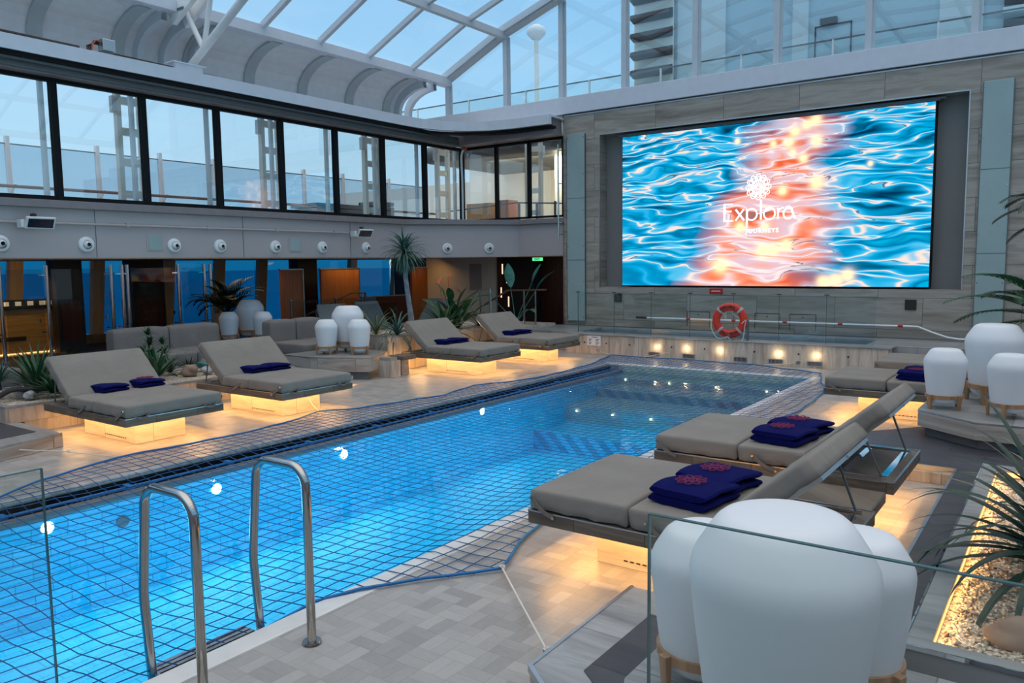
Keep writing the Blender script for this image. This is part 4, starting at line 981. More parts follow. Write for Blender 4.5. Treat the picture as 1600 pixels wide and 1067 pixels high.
# ================================================================== POOL NET
LP=[(1.,-7.4),(2.78,-7.54),(3.24,-7.83),(4.1,-8.10),(5.31,-7.99),(6.2,-8.05),(7.0,-8.32),(7.46,-8.02),(8.94,-7.72),(9.91,-7.92),(10.77,-7.57),(11.62,-7.50),(13.2,-7.62),(14.75,-8.01)]
RP=[(-1.6,-3.62),(2.95,-3.58),(3.2,-3.49),(3.4,-3.36),(3.66,-3.16),(3.95,-2.95),(4.4,-3.12),(4.85,-3.24),(7.,-3.3),(8.6,-3.12),(10.26,-2.87),(11.33,-2.91),(12.43,-3.03),(13.2,-3.3),(14.14,-3.53)]
TP=[(-8.01,14.75),(-7.2,14.70),(-6.3,14.80),(-5.5,14.70),(-4.89,14.70),(-4.2,14.4),(-3.53,14.14)]
def lerp(tab,t):
    if t<=tab[0][0]:return tab[0][1]
    for (a,va),(c,vc) in zip(tab,tab[1:]):
        if t<=c: return va+(vc-va)*(t-a)/(c-a)
    return tab[-1][1]
def nz_(x,y):
    dl=x-(PXL+.02);dr=(PXR-.0)-x;dt=(PYF-.02)-y;d=min(dl,dr,dt)
    if d<=0: return .016+.006*math.sin(x*9+y*7)
    return .014-.115*(1-math.exp(-d/.55))+.006*math.sin(x*3.1+y*2.3)
def wv(x,y):
    on=1 if (PXL+.1<x<PXR-.1 and y<PYF-.1) else .35
    return (x+on*(.020*math.sin(y*2.9+x*1.3)+.012*math.sin(y*13.+x*5)),y+on*(.018*math.sin(x*3.3+y*.8)+.010*math.sin(x*12+y*3)))
S=.135
pn=thing('pool_net','blue safety net stretched over the whole swimming pool','net',(0,0,0))
b=MB();cr_=.0036
def addline(pts):
    if len(pts)>1: b.tube(pts,cr_,3,cap=False)
def P3(x,y):
    X,Y=wv(x,y);return (X,Y,nz_(X,Y))
x=-8.3
while x<-2.8:
    pts=[];y=-1.6
    while y<14.85:
        if lerp(LP,y)<x<lerp(RP,y) and y<lerp(TP,x): pts.append(P3(x,y))
        else:
            addline(pts);pts=[]
        y+=S
    addline(pts);x+=S
y=-1.6
while y<14.8:
    x0=lerp(LP,y);x1=lerp(RP,y)
    if y>14.14:
        x1=min(x1,max([q[0] for q in TP if q[1]>y] or [-8]))
    n=max(2,int((x1-x0)/S));
    if x1-x0>.2: addline([P3(x0+(x1-x0)*i/n,y) for i in range(n+1) if y<lerp(TP,x0+(x1-x0)*i/n)+.05])
    y+=S
b.obj('mesh_cords',M['netc'],pn)
b=MB();ed=[(v,k) for k,v in LP if k>2.7]+TP[1:]+[(v,k) for k,v in RP[::-1][1:] if k>2.9]
pe=[]
for (xa,ya),(xb,yb) in zip(ed,ed[1:]):
    n=max(1,int(math.hypot(xb-xa,yb-ya)/.15))
    for i in range(n):
        q=i/n;x_=xa+(xb-xa)*q;y_=ya+(yb-ya)*q;pe.append((x_+.01*math.sin(y_*8),y_+.008*math.sin(x_*9),max(nz_(x_,y_),.016)+.004))
pe+=[(-3.60,2.95,.005),(-3.63,2.6,-.04),(-3.63,1.5,-.04),(-3.63,-1.5,-.04)]
pe=[(-7.4,-1.5,.02),(-7.40,1.5,.02)]+pe
b.tube(pe,.011,6);b.obj('edge_rope',M['rope'],pn,smooth=True)
def rope(label,pts,r=.006,knot=None):
    b=MB();b.tube(pts,r,6)
    for k in(knot or []): 
        for j in range(3):
            b.tube([(k[0]+.018*math.cos(a+j),k[1]+.018*math.sin(a+j)*(1 if j%2 else .3),k[2]+.014*math.sin(a*2+j)) for a in [i*PI/4 for i in range(8)]],r*.8,5,closed=True)
    return tag(b.obj('tie_rope',M['cord'],smooth=True),label,'rope','white ropes tying the net')
rope('white tie rope from the net corner to the steel-edged platform near the viewer',[(-2.95,3.95,.03),(-2.5,3.53,.05),(-2.02,3.07,.10),(-1.965,3.02,.11)],.006,[(-2.94,3.94,.035),(-2.03,3.08,.10)])
rope('white tie rope from the net to the left step platform',[(-8.1,4.1,.03),(-8.8,3.9,.035),(-9.15,3.55,.08),(-9.10,3.35,.10)],.006,[(-9.1,3.38,.10),(-8.75,3.92,.04)])
rope('white tie rope from the net to the plate on the second left daybed base',[(-8.31,6.99,.03),(-8.42,6.98,.12),(-8.51,6.98,.235)],.006,[(-8.50,6.98,.235)])
rope('white tie rope from the far left net corner to the low wall',[(-8.01,14.75,.03),(-8.25,14.80,.05),(-8.35,14.84,.09)],.006,[(-8.36,14.83,.10)])
rope('white tie rope from the far edge of the net to the low wall',[(-7.2,14.68,.03),(-7.05,14.78,.06),(-6.72,14.84,.14)],.006)
rope('white tie rope from the net to the low wall near the right vents',[(-4.7,14.68,.03),(-4.4,14.8,.05),(-4.15,14.84,.09)],.006)
for i,(x,y,z,l) in enumerate([(-1.962,3.03,.11,'small steel cleat on the near platform edge holding the tie rope'),(-9.085,3.33,.10,'small dark cleat on the side of the left step platform'),(-8.37,14.845,.10,'small dark cleat on the left end of the low wall'),(-4.12,14.845,.10,'small dark cleat on the low wall between two vents')]):
    b=MB();b.box(-.03,.03,-.03,.03,-.025,.025);b.tube([(-.05,0,.0),(.05,0,.0)],.012,8);tag(b.obj('rope_cleat',M['steel'],loc=(x,y,z),bevel=.005),l,'cleat')
# deck lettering: worn dark paint marks facing the pool
b=MB();rg=random.Random(5)
for i in range(15):
    y=10.60+i*.092
    if i in(6,):continue
    b.box(-8.03,-7.90,y,y+.016,.0005,.002);b.box(-7.97+.03*(i%2),-7.955+.03*(i%2),y,y+.055,.0005,.002);b.box(-8.03+.05*(i%3),-8.016+.05*(i%3),y,y+.06,.0005,.002)
tag(b.obj('deck_marking',M['mauve']),'short row of worn dark letters painted on the deck beside the third left daybed','marking')

# ================================================================== GLASS SCREENS NEAR THE VIEWER
def glasspanel(label,loc,rz,w,h,th=.012,cat='glass panel'):
    tt=thing('glass_balustrade',label,cat,loc,rz)
    b=MB();b.box(0,w,-th/2,th/2,0,h);b.obj('pane',M['glass'],tt)
    b=MB();b.box(-.002,.003,-th/2-.001,th/2+.001,0,h);b.box(0,w,-th/2-.001,th/2+.001,h-.001,h+.003);b.obj('edge',M['glass_edge'],tt)
    return tt
glasspanel('clear glass balustrade panel in front of the nearest white lanterns',(-1.0,2.08,.15),0,2.4,1.10)
glasspanel('clear glass balustrade panel at the left edge, over the pool corner',(-3.27,1.36,0),R(-90),2.6,1.22)

# ================================================================== LIFE RING
lr=thing('life_ring','orange-red life ring with grey bands standing on the low wall','life ring',(-5.49,14.98,.445),R(4))
c0=(0,0,.385);Rm,rm=.27,.078
b=MB();N=56;b.tube([(Rm*math.cos(2*PI*i/N),0,c0[2]+Rm*math.sin(2*PI*i/N)) for i in range(N)],rm,14,closed=True)
for i,v in enumerate(b.v): b.v[i]=(v[0],v[1]*.72,v[2])
b.obj('ring',M['red'],lr,smooth=True,auto=False)
for a in(45,135,225,315):
    b=MB();b.tube([(Rm*math.cos(R(a-5+2.5*i)),0,c0[2]+Rm*math.sin(R(a-5+2.5*i))) for i in range(5)],rm+.004,14,cap=False)
    for i,v in enumerate(b.v): b.v[i]=(v[0],v[1]*.74,v[2])
    b.obj('band',M['bandgrey'],lr,smooth=True)
for word,a0,sg in(('EXPLORA I',90,-1),('VALLETTA',-90,1)):
    bb=MB()
    for i,ch in enumerate(word):
        if ch==' ':continue
        aa=a0+sg*(i-(len(word)-1)/2)*9.5;g=text_mesh(ch,.075,.002)
        g.xf(Matrix.Translation((Rm*math.cos(R(aa)),-.0595,c0[2]+Rm*math.sin(R(aa))))@Matrix.Rotation(R(-(aa-90 if sg<0 else aa+90)),4,'Y')@Matrix.Rotation(R(90),4,'X'))
        bb.add(g.v,g.f)
    bb.obj('lettering',M['ink'],lr)
b=MB();pts=[(-.35,-.02,.42),(-.365,-.03,.25),(-.28,-.05,.08),(-.18,-.06,.02),(-.05,-.07,.06),(.0,-.08,.05),(.06,-.1,-.03),(.15,-.12,-.06),(.24,-.1,-.02),(.28,-.06,.05),(.31,-.05,.3),(.33,-.05,.40),(.25,-.07,.33)]
from mathutils import geometry
def smoothp(p,n=5):
    out=[];P=[Vector(q) for q in p]
    for i in range(len(P)-1):
        p0=P[max(i-1,0)];p1=P[i];p2=P[i+1];p3=P[min(i+2,len(P)-1)]
        for k in range(n):
            t=k/n;out.append(.5*((2*p1)+(p2-p0)*t+(2*p0-5*p1+4*p2-p3)*t*t+(3*p1-p0-3*p2+p3)*t**3))
    out.append(P[-1]);return out
b.tube(smoothp(pts),.008,6);b.tube(smoothp([(-.19,0,.60),(-.12,-.02,.52),(-.08,0,.42),(-.09,0,.66)]),.007,6);b.tube(smoothp([(.02,0,.65),(.06,0,.52),(.14,0,.46),(.20,0,.45)]),.007,6)
b.obj('grab_rope',M['cord'],lr,smooth=True)
b=MB();b.box(.33,.36,-.02,.05,.0,.40);b.obj('holder',M['dgrey'],lr,bevel=.005);b=MB();b.box(-.03,.03,-.07,-.03,.02,.12);b.obj('clip',M['dgrey'],lr,bevel=.005)

# ================================================================== PLANTS
def blade(b,base,az,el,L,w,droop,n=7,fold=.25,tw=0.,droopaz=0):
    """one long V-folded leaf"""
    p=Vector(base);a=az;e=el;vs=[];st=L/n
    for i in range(n+1):
        q=i/n;d=Vector((math.cos(e)*math.cos(a),math.cos(e)*math.sin(a),math.sin(e)));sd=Vector((-math.sin(a),math.cos(a),0));up=sd.cross(d)*-1
        ww=w*(min(1,.45+q*2.2) if q<.3 else 1.)*(1-max(0,(q-.35)/.65)**1.5)+.0006
        vs+=[p-sd*ww-up*-fold*ww,p+Vector((0,0,0)),p+sd*ww-up*-fold*ww]
        p=p+d*st;e-=droop/n*(.4+1.2*q);a+=droopaz/n
    b.add(vs,[f for i in range(n) for f in((i*3,i*3+1,i*3+4,i*3+3),(i*3+1,i*3+2,i*3+5,i*3+4))])
def rosette(b,c,n,L,w,seed,el0=.15,el1=1.4,droop=.9,fold=.3,jit=.15,sg=8):
    rg=random.Random(seed)
    for i in range(n):
        q=i/max(1,n-1);blade(b,(c[0]+rg.uniform(-.01,.01),c[1]+rg.uniform(-.01,.01),c[2]+.02*q),i*2.39996+rg.uniform(-.2,.2),el0+(el1-el0)*q+rg.uniform(-.1,.1),L*rg.uniform(1-jit,1+jit)*(1-.15*q),w*rg.uniform(.8,1.15),droop*rg.uniform(.6,1.3),sg,fold,0,rg.uniform(-.2,.2))
def bigleaf(b,base,az,el,Ls,L,w,droop=.6,n=9):
    """paddle-shaped leaf on a stalk"""
    d=Vector((math.cos(el)*math.cos(az),math.cos(el)*math.sin(az),math.sin(el)));p=Vector(base);q=p+d*Ls;b.tube([p,p+d*Ls*.5+Vector((0,0,.02)),q],[.012,.010,.007],5)
    e=el;vs=[];sd=Vector((-math.sin(az),math.cos(az),0));pp=q
    for i in range(n+1):
        t=i/n;d=Vector((math.cos(e)*math.cos(az),math.cos(e)*math.sin(az),math.sin(e)));up=d.cross(sd)
        ww=w*math.sin(PI*min(1,t*.93+.05))**.75;vs+=[pp-sd*ww+up*ww*.22,pp-sd*ww*.5+up*ww*.08,pp,pp+sd*ww*.5+up*ww*.08,pp+sd*ww+up*ww*.22];pp=pp+d*L/n;e-=droop/n
    b.add(vs,[(i*5+k,i*5+k+1,i*5+k+6,i*5+k+5) for i in range(n) for k in range(4)])
def frond(b,base,az,el,L,droop,ll=.28,n=16,w=.012,bm_=None):
    p=Vector(base);e=el;pts=[];st=L/n
    for i in range(n+1):
        d=Vector((math.cos(e)*math.cos(az),math.cos(e)*math.sin(az),math.sin(e)));pts.append((p.copy(),d.copy(),e));p=p+d*st;e-=droop/n*(.4+1.2*i/n)
    b.tube([q[0] for q in pts],[.010-.008*i/n for i in range(n+1)],5)
    for i in range(3,n+1):
        q,d,e=pts[i];t=i/n;l=ll*(math.sin(PI*min(1,t*.85+.08))**.6)*(1.05-.4*t)
        for s in(-1,1):
            blade(b,q,az+s*(1.05-.5*t),e+.12,l,w,.9,5,.2)
pt=thing
# tall bare-trunked tree
tr_=thing('potted_tree','tall slim tree with bare pale trunk and a spiky green crown','tree',(-10.9,11.6,.62))
b=MB();b.tube([(.03,.02,-.1),(.02,.03,.3),(-.0,-.02,.7),(-.02,-.07,1.15),(-.0,-.10,1.55)],[.075,.058,.052,.05,.045],12);b.obj('trunk',M['bark'],tr_,smooth=True)
b=MB();rosette(b,(0,-.10,1.62),150,.62,.014,11,-.5,1.45,1.7,.35,.2,8);rosette(b,(0,-.10,1.55),60,.42,.012,12,-1.4,-.7,.3,.3,.2,6);b.obj('crown',M['leafb'],tr_)
def spiky(label,loc,n,L,w,seed,mat,cat='plant',el0=.1,el1=1.45,droop=.9,name='spiky_plant',stem=0,group=None,fold=.3):
    tt=thing(name,label,cat,loc,0,group)
    if stem:
        b=MB();b.tube([(0,0,-.05),(0,0,stem)],[.03,.02],8);b.obj('stem',M['drift'],tt,smooth=True)
    b=MB();rosette(b,(0,0,stem),n,L,w,seed,el0,el1,droop,fold);b.obj('leaves',mat,tt);return tt
spiky('grassy plant with arching leaves spilling over the tall planter left of the tree',(-10.62,10.95,.64),46,.78,.018,21,M['leafb'],el0=-.3,el1=1.3,droop=2.1,name='flax_plant')
spiky('olive and red tinged spiky plant left of the tall tree',(-11.1,10.85,.64),22,.75,.016,22,M['leafy'],el0=.3,el1=1.3,droop=1.0,name='flax_plant')
spiky('broad flax with stiff dark green leaves behind the third left daybed',(-10.75,12.5,.62),48,.90,.034,23,M['leaf'],el0=.0,el1=1.2,droop=.8,name='flax_plant')
tt=thing('bird_of_paradise','leafy plant with paddle leaves and red flowers behind the third left daybed','plant',(-10.9,12.95,.60))
b=MB();rg=random.Random(4)
for i in range(26): bigleaf(b,(rg.uniform(-.1,.1),rg.uniform(-.1,.1),0),rg.uniform(0,6.28),rg.uniform(.6,1.4),rg.uniform(.15,.75),rg.uniform(.34,.5),rg.uniform(.075,.11))
b.obj('leaves',M['leaf'],tt)
b=MB()
for (x,y,z,a) in((.02,-.15,1.12,1.),(-.28,-.1,.98,2.),(.15,.1,.8,4.)):
    b.tube([(x*.3,y*.3,.0),(x,y,z)],.008,5)
    for k in range(4): blade(b,(x,y,z),a+k*.3,.9-.3*k,.2,.018,.3,4)
b.obj('flower',M['bloom'],tt)
spiky('thin-leaved reddish plant right of the red flowered plant',(-10.7,13.6,.62),40,.6,.010,24,M['leafd'],el0=.1,el1=1.2,droop=.8,name='flax_plant')
tt=thing('banana_plant','tall plant with large teal paddle leaves in the dark corner beside the stone wall','plant',(-11.4,16.0,.5))
b=MB()
for (az,el,Ls,L,w,dr) in[(2.6,1.25,.95,.62,.14,-.1),(.4,1.0,1.0,.66,.15,.5),(1.0,1.15,1.15,.5,.10,.2),(3.4,.8,.75,.60,.12,1.4),(-.4,.6,.5,.5,.10,1.2)]: bigleaf(b,(0,0,0),az,el,Ls,L,w,dr)
b.obj('leaves',M['leafbig'],tt)
tt=thing('potted_palm','dark feathery palm beside the farthest left lanterns','palm',(-16.3,11.1,.15))
b=MB();rg=random.Random(8)
for i in range(34): frond(b,(rg.uniform(-.05,.05),rg.uniform(-.05,.05),.75),i*2.4,rg.uniform(.5,1.5),rg.uniform(.7,1.2),rg.uniform(1.0,2.2),.36,13,.018)
b.obj('fronds',M['leafd'],tt)
b=MB();b.tube([(0,0,.3),(0,0,.78)],[.05,.035],8);b.obj('stem',M['drift'],tt,smooth=True)
b=MB();b.lathe([(.0,0),(.2,0),(.26,.4),(.22,.4),(.2,.36),(0,.36)],20);b.obj('pot',M['dgrey'],tt,smooth=True)
# left planter plants
spiky('tall green spiky plant at the left end of the gravel planter',(-11.35,4.75,.34),44,.80,.026,31,M['leaf'],el0=.15,el1=1.4,droop=.5)
spiky('fine blue-green spiky plant at the picture edge in the gravel planter',(-11.25,4.25,.50),80,.32,.010,32,M['leafb'],el0=.2,el1=1.45,droop=.3,stem=.05)
spiky('short bushy green plant right beside the nearest left daybed head',(-10.78,4.7,.38),60,.36,.020,33,M['leaf'],el0=.1,el1=1.35,droop=.5)
spiky('dark bronze low plant behind the nearest left daybed head',(-10.6,5.05,.34),34,.2,.02,34,M['drift'],el0=.0,el1=1.3,droop=.5)
tt=thing('leafy_shrub','small shrub with clustered green rosettes in front of the left sofa','plant',(-11.9,6.65,.36))
b=MB();b.tube([(0,0,0),(0,0,.35),(.0,.02,.55)],[.02,.015,.01],6);b.tube([(0,0,.2),(.05,.18,.35)],[.014,.01],6);b.obj('stem',M['drift'],tt,smooth=True)
b=MB()
for k,(x,y,z) in enumerate([(0,0,.58),(.0,.02,.42),(.05,.2,.42),(.02,-.12,.3),(.05,.22,.26),(-.03,.05,.24)]): rosette(b,(x,y,z),22,.17,.018,40+k,0.,1.3,.4)
b.obj('leaves',M['leaf'],tt)
spiky('green spiky plant between the two nearest left daybeds',(-11.1,6.30,.36),34,.62,.026,35,M['leaf'],el0=.45,el1=1.45,droop=.3)
spiky('small spiky plant among the rocks between the left daybeds',(-11.3,6.95,.38),24,.28,.014,36,M['leafd'],el0=.2,el1=1.3,droop=.4)
spiky('thin long-leaved plant behind the head of the nearest left daybed',(-11.6,5.55,.36),9,.5,.014,37,M['leafy'],el0=.5,el1=1.2,droop=.6)
spiky('low dark leafy plant at the daybed end of the rocks between the left daybeds',(-10.75,7.55,.36),34,.30,.020,38,M['leafd'],el0=.0,el1=1.2,droop=.6)
spiky('dark tufted plant behind the pink rock between the left daybeds',(-11.45,6.72,.36),34,.34,.018,39,M['leafd'],el0=.0,el1=1.3,droop=.5)
spiky('dark tufted plant left of the leafy shrub behind the nearest daybed',(-11.5,6.0,.36),30,.36,.020,52,M['leafd'],el0=.1,el1=1.3,droop=.5)
spiky('short dark plant in front of the driftwood branch',(-10.95,5.35,.36),36,.24,.018,53,M['leafd'],el0=.0,el1=1.3,droop=.5)
rk=[('pale pink rock between the two nearest left daybeds',(-11.0,6.78,.42),(.13,.10,.09),'rockp'),('grey rock beside the pale pink rock between the left daybeds',(-10.95,7.05,.40),(.10,.09,.07),'rockg'),('smooth teal stone behind the pink rock',(-11.35,7.22,.44),(.13,.10,.06),'rockt'),('light shell-like rock by the spiky plant in the left gravel planter',(-11.05,4.42,.43),(.09,.08,.08),'rockg'),('white rock at the daybed side of the left gravel planter',(-10.82,4.42,.40),(.09,.07,.055),'rockg'),('small pale rock at the front of the left gravel planter',(-11.2,4.15,.40),(.05,.05,.045),'rockp'),
    ('small tan rock behind the teal stone',(-11.6,7.45,.45),(.08,.07,.06),'rockp'),('small tan rock near the second left daybed head',(-10.95,7.42,.42),(.06,.05,.05),'rockp')]
for k,(l,p,s,m) in enumerate(rk): rock(l,p,s,M[m],50+k)
b=MB();b.tube(smoothp([(0,-.25,.06),(.05,-.1,.14),(0,.1,.12),(.1,.35,.10),(.05,.7,.03)]),.035,7);b.tube(smoothp([(0,-.05,.12),(-.1,.1,.16),(-.15,.3,.05)]),.025,6);tag(b.obj('driftwood_branch',M['drift'],loc=(-10.95,4.35,.34),smooth=True),'dark twisted driftwood branch lying on the left gravel','branch')
# right side plants
tt=thing('dragon_plant','large plant with long arching blade leaves in the right planter','plant',(.02,4.45,.33))
b=MB();b.tube([(0,0,-.02),(0,.02,.22)],[.05,.04],8);b.obj('stem',M['bark'],tt,smooth=True)
b=MB();rosette(b,(0,.02,.20),54,.80,.026,61,-.1,1.42,1.7,.3,.2,12);b.obj('leaves',M['leafd'],tt)
b=MB();rg=random.Random(2)
for (az,el,L,dr) in[(2.5,.75,.85,1.25),(2.75,.62,.85,1.2),(2.2,.95,.95,1.1),(2.95,.5,.75,1.3),(3.2,.45,.72,1.2),(3.5,.4,.65,1.3),(2.35,1.15,1.0,.8)]: blade(b,(0,.02,.2),az,el,L,.024,dr,12,.3)
b.obj('long_leaves',M['leafd'],tt)
tt=thing('dragon_plant','olive striped blade-leaved plant farther back in the right planter','plant',(.02,5.3,.33))
b=MB();rosette(b,(0,0,.12),30,.75,.018,62,.3,1.45,1.0,.3,.2,10);b.obj('leaves',M['leafy'],tt)
spiky('short dense green plant at the middle of the right planter',(-.10,5.0,.33),44,.24,.014,63,M['leaf'],el0=.1,el1=1.4,droop=.4)
spiky('small green plant on the gravel behind the large right plant',(-.0,4.7,.33),40,.22,.016,64,M['leaf'],el0=.1,el1=1.4,droop=.4)
tt=thing('potted_palm','feathery green palm rising behind the right lanterns','palm',(-.15,10.75,.15))
b=MB()
for (az,el,L,dr) in[(3.05,.55,1.15,1.0),(3.5,.95,1.1,1.2),(2.9,.3,1.05,.9),(2.7,.75,.9,1.2),(3.2,.05,.85,.8),(3.6,-.35,.7,.7),(2.2,.9,.9,1.1),(4.4,.7,.9,1.1),(5.3,.7,.9,1.1),(0.3,.7,.9,1.1),(1.2,.8,.9,1.1)]: frond(b,(0,0,1.12),az,el,L,dr,.40,18,.022)
b.obj('fronds',M['leaf'],tt)
b=MB();b.tube([(0,0,0),(0,0,1.15)],[.07,.04],8);b.obj('stem',M['drift'],tt,smooth=True)
tt=thing('potted_palm','taller palm at the picture edge with thin drooping fronds','palm',(.0,12.6,.15))
b=MB()
for (az,el,L,dr) in[(3.15,.45,.95,1.2),(3.5,.75,.95,1.3),(2.8,.8,.95,1.5),(3.3,.0,.8,.9),(3.9,.6,.9,1.3),(1.,.7,.9,1.3)]: frond(b,(0,0,2.35),az,el,L,dr,.42,18,.020)
b.obj('fronds',M['leafd'],tt)
b=MB();b.tube([(0,0,0),(0,0,2.4)],[.07,.04],8);b.obj('stem',M['drift'],tt,smooth=True)

# ================================================================== LEFT TERRACE FURNITURE
def sofa(label,x,y0,y1,seatdepth=1.15,backs=2):
    tt=thing('sofa',label,'sofa',(x,(y0+y1)/2,.15));h=(y1-y0)/2
    b=MB();b.box(0,seatdepth,-h,h,0,.12);b.obj('base',M['dgrey'],tt)
    w=2*h/backs
    for k in range(backs):
        b=cushion(0,.28,-h+k*w+.005,-h+(k+1)*w-.005,.10,.76,k);b.obj('back_cushion',M['sofa'],tt,smooth=True,auto=False)
    for k in range(backs):
        b=cushion(.28,seatdepth+.02,-h+k*w+.005,-h+(k+1)*w-.005,.12,.36,k+5);b.obj('seat_cushion',M['sofa'],tt,smooth=True,auto=False)
    return tt
sofa('taupe sofa with two back cushions behind the nearest left daybed',-13.85,6.95,9.05)
sofa('taupe sofa behind the second left daybed, partly hidden by lanterns',-13.15,9.7,11.0,1.3,2)
tt=thing('ottoman','rounded taupe seat at the left picture edge','seat',(-13.3,4.6,.15));b=cushion(-.5,.5,-.55,.55,.1,.38,3);b.obj('cushion',M['sofa'],tt,smooth=True,auto=False);b=MB();b.box(-.45,.45,-.5,.5,0,.1);b.obj('base',M['dgrey'],tt)
def lounger(label,loc,rz):
    tt=thing('sun_lounger',label,'sun lounger',loc,rz,'grey-green sun loungers on the terrace')
    cushion(0,1.25,-.33,.33,.28,.38,2).obj('seat_cushion',M['cush_g'],tt,smooth=True,auto=False)
    Mx=Matrix.Translation((1.22,0,.30))@Matrix.Rotation(R(-48),4,'Y');b=cushion(0,.8,-.33,.33,0,.1,5);b.xf(Mx);b.obj('back_cushion',M['cush_g'],tt,smooth=True,auto=False)
    b=MB()
    for s in(-1,1): b.beam((0,s*.34,.26),(1.75,s*.34,.26),.03,.04);b.beam((1.25,s*.34,.3),(1.75,s*.34,.82),.025,.03)
    b.obj('frame',M['matsteel'],tt)
    for x in(.1,1.65):
        for s in(-1,1): b=MB();b.box(x-.02,x+.02,s*.34-.015,s*.34+.015,0,.25);b.obj('leg',M['matsteel'],tt)
    return tt
l0=lounger('grey-green sun lounger with raised back between the two left lantern groups',(-12.75,11.6,.15),R(150))
dup(l0,(-12.75,13.3,.15),R(165),'grey-green sun lounger with raised back just behind the middle lanterns')
dup(l0,(-13.5,14.0,.15),R(95),'pale sun lounger with upright back right of the tall tree trunk')

# glass doors with polished posts, counter, columns, outer windows
def post(label,x,y,h=1.93):
    tt=thing('steel_post',label,'post',(x,y,.15),0,'polished posts of the terrace glass doors')
    b=MB();b.tube([(0,0,0),(0,0,h)],.042,14);b.obj('tube',M['chrome'],tt,smooth=True)
    b=MB()
    for z in(.55,h-.2): b.box(-.02,.02,-.14,.0,z-.012,z+.012);b.disc((0,-.14,z),.02,(1,0,0),.02,8)
    b.obj('bracket',M['chrome'],tt,smooth=True)
    b=MB();b.lathe([(0,.015),(.07,.015),(.07,0),(0,0)],14);b.obj('foot',M['chrome'],tt)
PX=-17.4
pnm=['at the picture edge by the bar counter','beside the right end of the bar counter','left of the paired posts','first of the close pair','second of the close pair','single one left of the dark palm','first one right before the dark palm','second one right before the dark palm']
for y,l in zip([6.72,7.60,8.95,9.20,9.32,10.56,11.25,11.42],pnm): post('polished steel post of the glass doors, '+l,PX,y)
for k,(a,c) in enumerate([(4.5,6.65),(6.8,7.52),(9.4,10.5),(10.65,11.2),(7.7,8.9)]):
    tt=thing('glass_door',['clear glass door leaf in front of the bar counter edge','clear glass door leaf in front of the bar counter','clear glass door leaf behind the left sofa','narrow clear glass door leaf before the dark palm','clear glass door leaf in front of the dark column'][k],'door',(PX,(a+c)/2,.2),0,'terrace glass doors')
    h=(c-a)/2;b=MB();b.box(-.006,.006,-h,h,0,1.8);b.obj('pane',M['tintsoft'] if k!=0 else M['glass'],tt)
    b=MB();b.box(.01,.04,h-.12,h-.09,.7,.78);b.obj('handle',M['chrome'],tt)
bar=thing('bar_counter','oak-fronted bar counter with dark tiled top behind the glass doors','counter',(-18.3,6.4,.15))
b=MB();b.box(-.5,0,-2.8,1.72,0,1.0);b.obj('front',M['oak'],bar)
b=MB();b.box(-.55,.06,-2.85,1.78,1.0,1.04);b.box(-.3,.03,-2.8,1.7,1.04,1.2);b.obj('counter_top',M['black'],bar)
b=MB()
for k in range(12): b.box(.03,.035,-1.0+k*.24,-.88+k*.24,1.08,1.17)
b.obj('tile',M['signwhite'],bar)
b=MB();b.box(.0,.008,.2,1.1,.33,.42);b.obj('vent',M['ink'],bar)
b=MB();b.box(.0,.01,-2.8,1.72,.04,.07);b.obj('led_strip',M['led'],bar)
b=MB();b.box(-.02,.35,-2.8,1.75,-.02,.04);b.obj('plinth',M['teak'],bar)
area('bar_glow',(.25,0,1.6),(.3,3.),14,(1.,.66,.3),(0,R(35),0),bar)
for k,(y0,y1) in enumerate([(8.05,8.62),(9.75,10.55),(14.6,15.3)]):
    tt=thing('dark_column',['black column with red-brown lower half right of the bar counter','dark column behind the left sofa','dark column behind the middle lanterns'][k],'column',(-18.2,(y0+y1)/2,.15));h=(y1-y0)/2
    b=MB();b.box(-.2,.2,-h,h,0,2.04);b.obj('shaft',M['ink'],tt)
    b=MB();b.box(.2,.215,-h+.08,h-.08,.25,1.15);b.obj('panel',M['red_wood'],tt)
# outer hull windows
hb=MB();hb.box(-20.1,-19.8,-3,22,.15,.36);struct(hb.obj('wall_hull',M['teak']),'low timber parapet under the outer ship windows','wall')
hy=[6.4,7.96,9.85,11.75,13.3,14.75,16.4,18.4,20.5]
for k,(a,c) in enumerate(zip([2.5,4.8]+hy,[4.8]+hy)):
    r=sroot('window_%d'%(30+k),'outer tinted ship window bay %d facing the sea'%(k+1),'window')
    b=MB();b.hexa([(-20.15,c-.14,.36),(-19.95,c-.14,.36),(-19.95,c+.14,.36),(-20.15,c+.14,.36)],[(-20.05,c-.04,2.2),(-19.85,c-.04,2.2),(-19.85,c+.24,2.2),(-20.05,c+.24,2.2)]);b.obj('window_post',M['pillar_wood'],r)
    b=MB();b.box(-20.2,-20.19,a,c,.36,2.2);b.obj('window_pane',M['tint'],r)
# timber panels and partition on the right part of the terrace
for k,(x,y0,y1,z0,z1,m,l) in enumerate([(-17.0,14.55,15.95,.3,1.90,'orange_wood','orange-brown timber partition left of the tall tree'),(-17.0,13.2,13.9,.3,1.90,'orange_wood','narrow orange-brown timber partition behind the middle lanterns'),(-17.0,18.2,20.,.3,1.90,'orange_wood','orange-brown timber partition right of the tall tree trunk'),(-17.05,16.1,18.,.2,1.05,'red_wood','dark red low timber partition behind the tall tree trunk')]):
    tt=thing('timber_partition',l,'partition',(x,(y0+y1)/2,.15),0);h=(y1-y0)/2
    b=MB();b.box(-.04,.04,-h,h,0,z1-.15);b.obj('panel',M[m],tt)
    b=MB();b.box(-.05,.06,-h-.03,h+.03,z1-.15,z1-.12);b.box(.0,.06,h,h+.03,0,z1-.15);b.obj('edge_trim',M['matsteel'],tt)
area('partition_glow',(-16.2,18.3,2.1),(.3,.3),2,(1.,.5,.15),(0,R(20),0))
